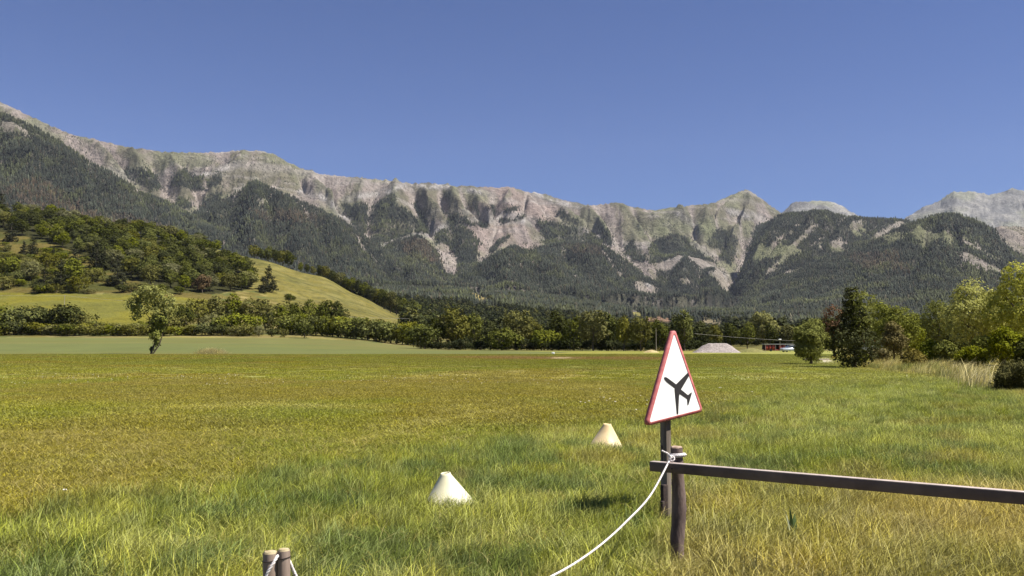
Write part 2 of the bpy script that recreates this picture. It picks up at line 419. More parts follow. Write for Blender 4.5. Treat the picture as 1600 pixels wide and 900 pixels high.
def height(X, Y):
    """surface height; works on arrays"""
    tx = X / np.maximum(Y, 0.5)
    z = near_z(X, Y)
    far = Y > 900
    if not np.any(far): return z
    best = np.where(far, -1e3, -1e6); rid = np.zeros(np.shape(z), int)
    wob = (fbm(X / 900, Y / 900, 3, 77) - 0.5)
    for i, L in enumerate(LAYERS):
        zc = np.interp(tx, L['tx'], L['z'], left=-500, right=-500); R = np.interp(tx, L['tx'], L['R'])
        t = np.clip((R - Y) / L['W'], 0, 1.2)
        front = L['base'] + (zc - L['base']) * np.clip(1 - t, 0, 1) ** L['p']
        bk = zc - (Y - R) * L['back']
        body = np.where(Y <= R, front, bk)
        # gullies
        edge = sstep(0.0, 0.16, t) * sstep(1.05, 0.6, t)
        g = ridged((tx + L['lean'] * (R - Y) / 5000 + wob * 0.02) * L['k'], (R - Y) / 2600 + L['seed'], 3, L['seed'] * 13)
        g2 = ridged((tx + L['lean'] * (R - Y) / 5000 + wob * 0.03) * L['k'] * 3.7, (R - Y) / 900 + L['seed'], 3, L['seed'] * 17 + 3, 0.6)
        body = body + edge * (L['gul'] * (g - 0.72) * 1.6 + L['gul'] * 0.55 * (g2 - 0.65)) 
        body = body + L['noise'] * (fbm(X / 140, Y / 140, 4, L['seed'] + 50) - 0.5) * (0.25 + 0.75 * sstep(0, 0.1, t))
        ok = (zc > 0) & (t < 1.2)
        best = np.where(ok & (body > best), body, best)
    return np.where(far, np.maximum(z, best), z)

SIL = np.array([(-600, 20), (0, 157), (60, 187), (130, 214), (200, 230), (300, 238), (400, 234), (470, 262), (530, 275), (600, 280), (700, 291), (800, 292), (850, 307), (900, 319), (970, 317), (1020, 328), (1110, 318), (1165, 298), (1220, 332), (1400, 345), (1475, 335), (1600, 354), (2200, 330)], float)
def relief(X, Y, px, py):
    """+1 on the ribs, -1 in the chutes, straight slopes between"""
    m = Y > 2500
    out = np.zeros(np.shape(X)); x = X[m]; y = Y[m]
    qx = px[m] + 6 * (fbm(x / 330, y / 330, 3, 91) - .5) + 4 * (fbm(x / 60, y / 60, 2, 89) - .5)
    qy = py[m] + 5 * (fbm(x / 300 + 7, y / 300, 3, 92) - .5)
    dr = np.full(x.shape, 1e9); dc = np.full(x.shape, 1e9)
    for l in RIBS: dr = np.minimum(dr, polydist(qx, qy, l))
    for l in CHUTES: dc = np.minimum(dc, polydist(qx, qy, l))
    global DC
    DC = np.full(np.shape(X), 1e9); DC[m] = dc
    out[m] = (dc - dr) / (dc + dr + 2.0) * np.clip(1.6 - np.minimum(dr, dc) / 40, 0, 1)
    return out

def detail(X, Y, Z):
    px, py = proj(X, Y, Z)
    r = relief(X, Y, px, py)
    m = sstep(2600, 3200, Y)
    # keep the drawn skylines: the relief fades towards every crest
    dcr = np.full(np.shape(X), 1e9)
    mm = Y > 2500
    for L in LAYERS[2:]:
        dcr[mm] = np.minimum(dcr[mm], polydist(px[mm], py[mm], L['line']))
    tp = sstep(0, 20, dcr)
    amp = np.where(Y > 4650, 76, 46) * sstep(60, 320, Z)
    f = ridged(X / 95 + .35 * Y / 95, Y / 150, 4, 94, .6); g = ridged(X / 300 - .3 * Y / 300, Y / 420, 3, 99, .5)
    for ln in CLIFFS:
        d = np.full(np.shape(X), 1e9); d[mm] = polydist(px[mm], py[mm], ln); Z = Z + 16 * np.exp(-(d / 2.8) ** 2)
    lake = sstep(6700, 7200, Y)
    Z = Z + m * (1 - lake) * (amp * r * tp + 30 * (f - .64) * (.3 + .7 * tp) + 40 * (g - .62) * tp + 16 * (ridged(X / 30, Y / 36, 3, 95) - .6))
    Z = Z + lake * (90 * (ridged(X / 420 + Y / 900, Y / 500, 4, 101, .55) - .6) + 30 * (ridged(X / 90, Z / 60, 3, 102) - .6))
    return Z, r

def raycast(px, py, y0=300, y1=7000):
    """where the sight line through this spot meets the land"""
    a, b = ray(px, py)
    Y = np.geomspace(y0, y1, 1500)
    Z = height(a * Y, Y)
    hit = np.nonzero(Z > EYE + b * Y)[0]
    if len(hit) == 0: return None
    Yh = Y[hit[0]]
    return float(a * Yh), float(Yh), float(Z[hit[0]])

def gz(x, y): return float(height(np.array([float(x)]), np.array([float(y)]))[0])

# ------------------------------------------------------------------ land cover
def mixc(a, b, w): return a + (np.asarray(b)[None] - a) * w[:, None]

CROP = [(-900, 529.5), (-60, 527), (200, 527.5), (480, 528.5), (560, 533), (640, 541), (700, 546.5), (790, 548.5), (900, 550), (860, 552.5), (600, 554.5), (400, 556), (0, 556.5), (-900, 557)]
C_OLIVE = np.array([.198, .188, .036]); C_GREEN = np.array([.165, .175, .034]); C_BROWN = np.array([.235, .165, .050]); C_STRAW = np.array([.38, .33, .12])
C_CROP = np.array([.118, .122, .036])

def longness(X, Y):
    """0 mown turf .. 1 long rough grass"""
    px, py = proj(X, Y, 0 * X)
    lim = np.interp(px, [-200, 0, 300, 520, 700, 900, 1100, 1300, 1600, 1800], [812, 805, 775, 735, 705, 672, 640, 600, 572, 565])
    n = (fbm(X / 1.3, Y / 1.3, 3, 21) - 0.5)
    return sstep(-22, 26, py - lim + n * 90 * np.clip((py - 560) / 200, 0.1, 1))

RINGS = [[(600, 668), (680, 650), (760, 630), (840, 618), (868, 611), (850, 604), (820, 602)], [(880, 630), (925, 624), (945, 615), (930, 606), (880, 607)],
         [(560, 690), (640, 672), (740, 650), (830, 636), (930, 628), (972, 618), (960, 606), (900, 602)], [(700, 626), (790, 621), (850, 616), (900, 609)], [(0, 655), (200, 640), (420, 634), (600, 640)]]

def grass_color(X, Y):
    X = np.asarray(X, float); Y = np.asarray(Y, float)
    px, py = proj(X, Y, 0 * X)
    L = longness(X, Y)
    n1 = fbm(X / 14, Y / 20, 4, 31); n2 = fbm(X / 2.2, Y / 3.0, 4, 32); n3 = fbm(X / 0.5, Y / 0.6, 3, 33)
    c = np.repeat(C_OLIVE[None], len(X), 0)
    c = mixc(c, C_GREEN, sstep(0.42, 0.62, n1 * 0.55 + n2 * 0.45) * 0.75)
    c = mixc(c, C_BROWN, sstep(0.50, 0.66, fbm(X / 7 + 40, Y / 11, 4, 34)) * 0.42)
    c = mixc(c, C_STRAW, sstep(0.60, 0.75, n3) * 0.25)
    # greener long grass
    g = np.repeat(np.array([[.195, .204, .050]]), len(X), 0)
    g = mixc(g, [.285, .275, .085], sstep(0.42, 0.62, n2) * 0.8)
    g = mixc(g, [.100, .130, .045], sstep(0.50, 0.62, fbm(X / .55 + 9, Y / .8, 3, 35)) * 0.8)
    g = mixc(g, [.36, .36, .12], sstep(0.0, 1.0, (px - 1050) / 300) * sstep(740, 600, py) * sstep(0.45, 0.6, n2) * 0.6)
    c = c + (g - c) * L[:, None]
    # dry tangle near the rail
    dry = sstep(0, 60, px - 1000 + 90 * (n2 - 0.5)) * sstep(740, 800, py) 
    dry = np.clip(dry * (0.45 + 1.1 * (n2 - 0.3)), 0, 1)
    c = mixc(c, [.37, .285, .115], np.clip(dry * 1.05, 0, 1) * .82)
    d2 = sstep(0.60, 0.70, fbm(X / 1.0 + 70, Y / 1.2, 3, 36)) * L
    c = mixc(c, [.30, .23, .075], d2 * 0.45)
    # mowing marks
    for r in RINGS:
        d = polydist(px, py, r)
        w = np.exp(-(d / np.clip((py - 560) / 18, 1.5, 4)) ** 2) * sstep(0.3, 0.55, fbm(X / 3, Y / 4, 2, 37))
        c = mixc(c, [.36, .31, .10], w * 0.55)
    for i, (yy, a) in enumerate([(571, .25), (583, .2), (600, .25), (575, .15)]):
        w = np.exp(-((py - yy - 3 * np.sin(px / 300. + i)) / (1.2 + i * .4)) ** 2) * sstep(0.3, 0.6, fbm(X / 20, Y / 9, 2, 38 + i))
        c = mixc(c, [.24, .17, .07], w * a)
    # brown band at the far end of the strip, bare scrape beside the white marker
    w = np.exp(-((py - (559.5 + (px - 800) * 0.004)) / 2.2) ** 2) * sstep(640, 780, px) * sstep(1120, 980, px)
    c = mixc(c, [.26, .15, .075], w * 0.8)
    w = np.exp(-((py - 560.2) / 1.0) ** 2) * sstep(860, 868, px) * sstep(892, 884, px)
    c = mixc(c, [.62, .50, .38], w)
    # paler green on the right
    w = sstep(1000, 1300, px) * sstep(700, 575, py)
    c = mixc(c, [.25, .26, .075], w * 0.55)
    # dry verge on the right in front of the trees
    w = sstep(1290, 1380, px) * sstep(np.interp(px, [1280, 1400, 1500, 1600], [572, 582, 598, 625]) + 3, np.interp(px, [1280, 1400, 1500, 1600], [568, 576, 590, 612]), py)
    c = mixc(c, [.33, .27, .10], np.clip(w, 0, 1) * 0.8)
    w = np.exp(-((px - 1290) / 13) ** 4 - ((py - 563) / 4.0) ** 4)
    c = mixc(c, [.62, .56, .47], w)
    return c

MEADOW = [(338, 399), (400, 404), (450, 415), (500, 430), (560, 460), (600, 480), (624, 492), (620, 500), (560, 499), (480, 492), (430, 470), (400, 455), (398, 425)]
FIELDS = [([(726, 458), (745, 457), (775, 464), (780, 470), (740, 468)], [.25, .20, .08]), ([(975, 484), (1000, 483), (1010, 488), (1008, 494), (980, 492)], [.27, .24, .08]),
          ([(1008, 496), (1045, 496), (1048, 502), (1010, 502)], [.27, .17, .11]), ([(1085, 498), (1128, 500), (1125, 505), (1090, 504)], [.27, .22, .13]),
          ([(1022, 479), (1045, 480), (1045, 483), (1022, 482)], [.20, .22, .12]), ([(570, 443), (580, 443), (580, 450), (572, 450)], [.28, .20, .12])]
ROOTWOOD = [(-300, 300), (-80, 326), (60, 340), (150, 352), (250, 368), (340, 395), (336, 402), (372, 420), (396, 432), (390, 452), (330, 460), (250, 448), (208, 437), (150, 408), (70, 376), (0, 362), (-300, 345)]

def ground_colors(X, Y, Z):
    px, py = proj(X, Y, Z)
    c = grass_color(X, Y)
    wx = px + 5 * (fbm(X / 25, Y / 25, 3, 60) - .5); wy = py + 2.0 * (fbm(X / 18 + 7, Y / 18, 3, 61) - .5)
    hill = Y > 250
    # verge and rough ground beyond the crop
    edge = np.interp(px, [-900, 480, 560, 640, 700, 800, 2500], [527.5, 527.5, 533, 541, 546.5, 548.5, 548.5])
    rough = (Y > 200) & (wy < edge)
    n = fbm(X / 12, Y / 12, 4, 62)
    r = np.repeat(np.array([[.125, .104, .028]]), len(X), 0)
    r = mixc(r, [.085, .095, .028], sstep(.42, .62, n)); r = mixc(r, [.30, .24, .10], sstep(.58, .72, fbm(X / 7, Y / 7, 3, 63)) * .6)
    c = np.where(rough[:, None], r, c)
    w = (rough & (np.abs(wy - edge + 1.0) < 1.0) & (px < 640)); c = np.where((w & (fbm(X / 9, Y / 9, 3, 68) > .5))[:, None], np.array([[.20, .165, .06]]), c)
    bright = inpoly(wx, wy, [(-400, 455), (0, 458), (120, 459), (260, 462), (330, 470), (300, 490), (240, 512), (120, 512), (-400, 512)])
    b = np.repeat(np.array([[.140, .126, .018]]), len(X), 0)
    b = mixc(b, [.120, .115, .024], sstep(.4, .6, fbm(X / 30, Y / 14, 3, 64)))
    c = np.where((bright & (Y > 340))[:, None], b, c)
    m = inpoly(wx, wy, MEADOW) | ((Y > 600) & (Y < 820) & (px > 335) & (px < 640))
    mc = np.repeat(np.array([[.143, .122, .030]]), len(X), 0)
    mc = mixc(mc, [.108, .100, .027], sstep(.45, .65, fbm(X / 35, Y / 25, 4, 65)))
    mc = mixc(mc, [.17, .15, .05], sstep(.5, .62, fbm(X / 12, Y / 9, 3, 106)) * .6); mc = mixc(mc, [.07, .065, .02], sstep(.60, .68, fbm(X / 4, Y / 4, 3, 66)) * .7)
    c = np.where((m & (Y > 400) & (Y < 820))[:, None], mc, c)
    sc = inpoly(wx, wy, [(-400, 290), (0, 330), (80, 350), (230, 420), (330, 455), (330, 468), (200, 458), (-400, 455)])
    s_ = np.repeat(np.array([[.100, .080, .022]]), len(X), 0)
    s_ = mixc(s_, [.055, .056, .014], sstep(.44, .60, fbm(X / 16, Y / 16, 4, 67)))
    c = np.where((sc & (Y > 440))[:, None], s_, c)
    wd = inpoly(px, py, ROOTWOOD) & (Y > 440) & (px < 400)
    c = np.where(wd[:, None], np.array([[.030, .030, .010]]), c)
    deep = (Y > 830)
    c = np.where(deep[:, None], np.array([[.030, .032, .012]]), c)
    for poly, col in FIELDS:
        f = inpoly(wx, wy, poly) & (Y > 600); c = np.where(f[:, None], np.array([col]), c)
    return c, px, py

FOREST = [
    [(195, 266), (205, 262), (225, 263), (235, 270), (245, 275), (249, 296), (235, 298), (222, 285), (205, 282), (196, 276)],
    [(264, 286), (275, 272), (290, 263), (300, 275), (316, 278), (319, 297), (300, 296), (284, 291), (268, 292)],
    [(322, 283), (330, 276), (344, 270), (348, 278), (338, 292), (324, 295)],
    [(277, 310), (285, 307), (297, 318), (298, 330), (288, 326), (278, 320)],
    [(303, 336), (318, 318), (333, 305), (347, 300), (344, 315), (332, 328), (320, 342)],
    [(536, 318), (552, 322), (575, 319), (574, 358), (566, 366), (552, 350), (541, 335)],
    [(583, 336), (588, 320), (602, 310), (617, 300), (618, 320), (635, 327), (643, 340), (668, 354), (671, 365), (650, 364), (641, 349), (629, 347), (604, 357), (580, 364)],
    [(644, 318), (651, 316), (662, 333), (670, 365), (656, 356), (653, 340), (649, 328)],
    [(578, 376), (600, 362), (628, 350), (645, 357), (640, 366), (612, 374), (586, 384)],
    [(699, 331), (706, 333), (715, 330), (724, 340), (744, 353), (697, 352)], [(680, 383), (682, 362), (697, 357), (724, 354), (734, 360), (748, 379), (744, 395), (748, 412), (749, 432), (716, 430), (715, 404), (707, 391), (695, 381)],
    [(740, 319), (747, 318), (752, 339), (744, 336)], [(765, 318), (775, 321), (773, 338), (766, 336)], [(783, 330), (800, 324), (816, 321), (816, 325), (800, 330), (786, 334)], [(744, 350), (750, 347), (763, 349), (763, 357), (748, 356)],
    [(783, 341), (794, 340), (795, 346), (783, 349)], [(804, 346), (820, 335), (822, 338), (806, 348)], [(765, 391), (782, 374), (798, 366), (800, 371), (780, 384), (770, 395)], [(726, 321), (732, 323), (731, 328), (727, 326)], [(690, 299), (698, 305), (706, 313), (704, 315), (695, 308)],
    [(833, 340), (853, 344), (874, 351), (900, 356), (926, 366), (944, 380), (925, 384), (874, 385), (851, 383), (849, 366)],
    [(866, 330), (880, 328), (902, 344), (905, 352), (885, 345)],
    [(931, 355), (940, 350), (952, 362), (957, 385), (948, 384), (937, 368)],
    [(975, 385), (988, 374), (1000, 392), (1012, 409), (990, 408), (981, 400)],
    [(1016, 383), (1030, 372), (1052, 366), (1075, 372), (1084, 390), (1100, 398), (1120, 411), (1100, 406), (1060, 402), (1040, 408), (1014, 412)],
    [(1104, 384), (1112, 368), (1126, 358), (1145, 364), (1152, 374), (1148, 398), (1141, 414), (1126, 406), (1128, 392)],
    [(1180, 355), (1200, 344), (1222, 340), (1190, 375), (1170, 400)],
]
BARE_ON_FOREST = [
    [(0, 188), (20, 190), (45, 205), (48, 218), (30, 210), (0, 208)], [(400, 312), (415, 308), (420, 315), (405, 322)],
    [(700, 395), (715, 400), (716, 415), (700, 405)],
    [(990, 436), (1012, 442), (1030, 450), (1026, 466), (1005, 458), (992, 450)], 
    [(1062, 435), (1075, 434), (1078, 444), (1066, 445)], 
    [(1104, 425), (1120, 420), (1138, 436), (1143, 450), (1134, 460), (1124, 450)],
    [(1196, 424), (1222, 400), (1243, 376), (1262, 358), (1275, 346), (1279, 352), (1262, 370), (1240, 396), (1215, 418), (1200, 432)],
    [(1196, 392), (1215, 372), (1240, 357), (1238, 362), (1215, 382), (1198, 402)],
    [(1360, 376), (1368, 365), (1390, 352), (1408, 345), (1420, 348), (1395, 360), (1372, 374)], [(1325, 358), (1332, 345), (1350, 342), (1348, 356), (1336, 364)],
    [(1296, 378), (1310, 370), (1322, 380), (1312, 388), (1298, 388)], [(1278, 370), (1286, 372), (1284, 390), (1278, 388)],
    [(1480, 354), (1492, 360), (1508, 374), (1530, 388), (1552, 400), (1574, 414), (1558, 408), (1530, 396), (1500, 378)],
    [(1500, 392), (1515, 396), (1540, 410), (1566, 424), (1568, 432), (1540, 425), (1512, 414), (1500, 402)],
    [(900, 430), (905, 432), (895, 436), (885, 432)], [(812, 409), (816, 411), (815, 420), (811, 418)],
]
BROWNWOOD = [[(385, 330), (470, 330), (520, 345), (480, 350), (420, 350)], [(620, 382), (655, 374), (672, 385), (690, 412), (650, 410)], [(870, 385), (935, 386), (950, 402), (900, 398)],
             [(0, 300), (60, 280), (140, 330), (60, 340)], [(100, 330), (200, 340), (280, 360), (180, 370)], [(1320, 400), (1400, 395), (1420, 430), (1340, 420)]]
CLIFFS = [[(540, 313), (560, 306), (590, 303), (602, 300)], [(608, 300), (620, 292), (640, 288), (670, 291), (700, 292)], [(720, 295), (745, 298), (762, 302)], [(470, 300), (500, 306), (520, 318)],
          [(295, 274), (330, 272), (350, 262), (370, 258)], [(835, 302), (855, 308), (875, 316), (905, 322)], [(1010, 440), (1030, 452), (1035, 462)], [(905, 360), (935, 372)], [(760, 345), (790, 335), (830, 350)], [(1140, 330), (1165, 336), (1190, 340)], [(1060, 335), (1085, 350)], [(520, 322), (545, 345), (560, 362)], [(590, 386), (640, 370), (665, 366), (700, 352)], [(1040, 405), (1070, 403), (1100, 412), (1135, 435)]]
spur_idx = None

def mountain_cover(X, Y, Z, rel):
    """colour, conifer density and brown-ness of every point on the mountains"""
    px, py = proj(X, Y, Z)
    wx = px + 6 * (fbm(X / 60, Y / 80, 4, 70, .65) - .5); wy = py + 5 * (fbm(X / 55 + 3, Z / 40, 4, 71, .65) - .5)
    n1 = fbm(X / 160, Y / 400, 4, 72); n2 = fbm(X / 30, Z / 90, 4, 73); n3 = fbm(X / 500, Z / 200, 3, 74)
    fl = ridged(X / 95 + .35 * Y / 95, Y / 150, 4, 94, .6)
    streak = .56 - .22 * rel + .35 * (.66 - fl)
    c = np.repeat(np.array([[.128, .117, .080]]), len(X), 0)                 # thin grass
    c = mixc(c, [.225, .190, .168], sstep(.48, .60, n1 * .40 + streak * .38 + n2 * .22))   # scree
    c = mixc(c, [.25, .195, .17], sstep(.5, .7, n3) * sstep(640, 700, px) * sstep(900, 840, px) * .8)
    c = mixc(c, [.165, .165, .100], sstep(.52, .66, fbm(X / 260 + 5, Z / 150, 3, 76)) * .75)
    c = mixc(c, [.150, .160, .085], np.exp(-((px - 1035) / 45) ** 2 - ((py - 362) / 16) ** 2) * .7)
    c = mixc(c, [.150, .160, .085], np.exp(-((px - 1110) / 22) ** 2 - ((py - 362) / 20) ** 2) * .7)
    c = mixc(c, [.26, .22, .195], sstep(-.3, -.75, rel) * (py > 300) * .7)
    c = mixc(c, [.30, .26, .23], np.exp(-(DC / 2.6) ** 2) * (py > 262) * .85)
    c = mixc(c, [.115, .12, .075], sstep(.35, .8, rel) * sstep(.42, .58, fbm(X / 45, Y / 60, 3, 107)) * .6)
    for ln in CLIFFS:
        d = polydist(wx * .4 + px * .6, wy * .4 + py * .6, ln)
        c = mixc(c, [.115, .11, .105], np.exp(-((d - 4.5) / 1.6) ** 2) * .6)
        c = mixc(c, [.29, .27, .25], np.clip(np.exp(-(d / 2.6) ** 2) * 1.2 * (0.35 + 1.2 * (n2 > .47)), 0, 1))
    strata = sstep(.60, .74, ridged(X / 900 + .3 * (px / 100.), (Z + 50 * fbm(X / 300, Y / 300, 2, 104)) / 42, 2, 103))
    c = mixc(c, [.32, .29, .265], strata * .45 * sstep(.45, .6, fbm(X / 350, Z / 150, 3, 105)))
    dens = np.zeros(len(X))
    # spurs: forest below their crest
    tx = X / Y
    depth_f = np.zeros(len(X), bool)
    for i in (3, 4, 5, 6, 7, 8, 9, 11):
        L = LAYERS[i]
        R = np.interp(tx, L['tx'], L['R']); inside = (tx > L['tx'][0]) & (tx < L['tx'][-1])
        f = inside & (Y < R + 60)
        if i in (9,): f &= (Y > 4150)
        if i in (8,): f &= (Y < R - 90)
        if i in (5, 4): f &= (Y < R - 15)
        depth_f |= f & (Y < R + 60)
    # a point belongs to a spur only when that spur is what stands there
    own = np.full(len(X), -1); bz = np.full(len(X), -1e9)
    for i, L in enumerate(LAYERS):
        zc = np.interp(tx, L['tx'], L['z'], left=-500, right=-500); R = np.interp(tx, L['tx'], L['R'])
        t = np.clip((R - Y) / L['W'], 0, 1.2)
        body = np.where(Y <= R, L['base'] + (zc - L['base']) * np.clip(1 - t, 0, 1) ** L['p'], zc - (Y - R) * L['back'])
        body = np.where((zc > 0) & (t < 1.15), body, -1e9)
        own = np.where(body > bz, i, own); bz = np.maximum(bz, body)
    onspur = np.isin(own, [3, 4, 5, 6, 7, 8, 9, 11]) & depth_f
    low = (Z < 330) & (Y < 5200)
    dens = np.where(onspur | low, 1.0, dens)
    # dark triangle of main-face forest
    for poly in FOREST: dens = np.where(inpoly(wx, wy, poly) & np.isin(own, [2, 9]), 1.0, dens)
    # scattered trees over the left upper slopes
    sc = np.isin(own, [2]) & (px < 470) & (py > np.interp(px, [0, 200, 300, 400, 470], [170, 245, 250, 245, 270])) 
    dens = np.where(sc & (dens < .5), np.where(n2 > .50, .40, .09), dens)
    sc = (own == 2) & (px > 820) & (px < 1220) & (py > 335)
    dens = np.where(sc & (dens < .5), np.where(n2 > .55, .40, .03), dens)
    sc = (own == 2) & (px > 470) & (px < 830) & (py > 300)
    dens = np.where(sc & (dens < .5), np.where(n2 > .60, .30, .015), dens)
    for poly in BARE_ON_FOREST:
        f = inpoly(wx, wy, poly); dens = np.where(f, np.where(n2 > .5, .22, .03), dens)
    gul_ = np.exp(-(DC / 2.4) ** 2) * sstep(.44, .56, fbm(X / 120, Y / 160, 3, 108)) * np.where(np.isin(own, [9, 11]), 1.0, .65) * (Z > 330)
    dens = np.where(onspur, dens * (1 - .92 * gul_), dens)
    gr_ = onspur & np.isin(own, [9, 11]) & (fbm(X / 130 + 4, Z / 80, 4, 109) > .655) & (Z > 380); dens = np.where(gr_, dens * .25, dens)
    br = own == 10
    c = np.where(br[:, None], mixc(np.repeat(np.array([[.15, .14, .085]]), len(X), 0), [.22, .18, .15], sstep(.4, .6, n1)), c)
    dens = np.where(br, np.where(n2 > .6, .3, .04), dens)
    bare = np.isin(own, [0, 1])
    cb = np.repeat(np.array([[.19, .185, .175]]), len(X), 0)
    cb = mixc(cb, [.25, .24, .22], sstep(.5, .62, fbm(X / 90, Z / 200, 4, 78))); cb = mixc(cb, [.125, .125, .125], sstep(.52, .68, fbm(X / 200, Z / 60, 4, 79)) * .8)
    cb = mixc(cb, [.20, .21, .12], sstep(.5, .65, fbm(X / 400, Z / 160, 3, 80)) * .4)
    c = np.where(bare[:, None], cb, c); dens = np.where(bare, 0, dens)
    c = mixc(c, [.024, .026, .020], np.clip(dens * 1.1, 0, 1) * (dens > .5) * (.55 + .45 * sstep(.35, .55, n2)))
    onl = (own >= 3) & (dens < .1)
    c = mixc(c, [.235, .205, .175], onl * .7)
    c = mixc(c, [.22, .19, .16], np.clip(gul_ * onspur, 0, 1) * .9); c = mixc(c, [.13, .135, .07], gr_ * .8)
    brown = np.zeros(len(X))
    for poly in BROWNWOOD: brown = np.maximum(brown, inpoly(wx, wy, poly) * 1.0)
    return c, dens, brown, own

# ------------------------------------------------------------------ build the land
def fan(txs, Ys):
    TX, YY = np.meshgrid(txs, Ys)
    X = (TX * YY).ravel(); Y = YY.ravel()
    nx = len(txs); ny = len(Ys)
    i = np.arange(nx - 1); j = np.arange(ny - 1)
    I, J = np.meshgrid(i, j); a = (J * nx + I).ravel()
    return X, Y, np.stack([a, a + 1, a + 1 + nx, a + nx], 1)

MT_GROUND = mat_terrain('ground_material', [0.35, 6.0], 0.28, bump=0.6, bscale=2.5, bdist=0.15)
MT_CROP = mat_terrain('crop_material', [0.05, 1.2], 0.10)
MT_HILL = mat_terrain('hillside_material', [0.08, 0.6], 0.22, bump=0.7, bscale=0.3, bdist=1.2)
MT_MOUNT = mat_terrain('mountain_material', [0.010, 0.035, 0.11], 0.24, bump=1.0, bscale=0.03, bdist=30)

txs = np.concatenate([[-8, -5, -3, -2, -1.4, -1.15], np.linspace(-1.0, 1.0, 620), [1.15, 1.4, 2, 3, 5, 8]])
Ys = np.concatenate([[1.5, 2, 2.6, 3.3], 1 / np.linspace(1 / 4.0, 1 / 100, 250), np.linspace(100.8, 420, 230), np.linspace(423, 930, 130)])
X, Y, faces = fan(txs, Ys)
Z = height(X, Y)
colr, px, py = ground_colors(X, Y, Z)
fc = faces.mean(1)
fx = X[faces].mean(1); fy = Y[faces].mean(1); fz = Z[faces].mean(1)
fpx, fpy = proj(fx, fy, fz)
is_crop = inpoly(fpx, fpy, CROP) & (fy > 120) & (fy < 420)
is_hill = (fy > 262) & ~is_crop

def submesh(name, mask, colors, mat, **tags):
    f = faces[mask]; u, inv = np.unique(f, return_inverse=True)
    me = np_mesh(name, np.stack([X[u], Y[u], Z[u]], 1), inv.reshape(f.shape), colors[u], smooth=True, mat=mat)
    return link(name, me, **tags)
crop_c = np.repeat(C_CROP[None], len(X), 0)
crop_c = mixc(crop_c, [.135, .127, .042], sstep(.42, .62, fbm(X / 90, Y / 14, 4, 81)) * .7)
crop_c = mixc(crop_c, [.105, .122, .040], sstep(.45, .62, fbm(X / 120 + 9, Y / 20, 3, 82)) * .7)
colr_g = colr * (1 - .45 * longness(X, Y) * (Y < 60))[:, None]  # shade between long tufts painted into the ground, over dark thatch
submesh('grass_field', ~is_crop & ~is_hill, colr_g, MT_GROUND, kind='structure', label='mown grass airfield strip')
submesh('crop_field', is_crop, crop_c, MT_CROP, kind='structure', label='pale blue-green crop field')
submesh('hillside', is_hill, colr, MT_HILL, kind='structure', label='meadow hillside rising on the left')
under = MB(); under.add([[-14000, -3000, -1.0], [14000, -3000, -1.0], [14000, 14000, -1.0], [-14000, 14000, -1.0]], [[0, 1, 2, 3]])
me = under.mesh('valley_floor', mat_noise('valley_grass', (.10, .11, .035), (.15, .14, .045), 0.3)); link('valley_floor', me, kind='structure')

txm = np.linspace(-0.80, 0.80, 1120)
Ym = np.concatenate([np.linspace(905, 2500, 50)[:-1], np.linspace(2500, 6700, 330)[:-1], np.linspace(6700, 10500, 75)])
Xm, Ymm, fm = fan(txm, Ym)
Zm = height(Xm, Ymm); Zm, Rm = detail(Xm, Ymm, Zm)
mc, md, mbr, mown = mountain_cover(Xm, Ymm, Zm, Rm)
gc, gpx, gpy = ground_colors(Xm, Ymm, Zm)
mc = np.where((Ymm < 2450)[:, None], gc, mc)
me = np_mesh('mountains', np.stack([Xm, Ymm, Zm], 1), fm, mc, smooth=True, mat=MT_MOUNT)
link('mountains', me, kind='structure', label='long bare limestone ridge with forested spurs')

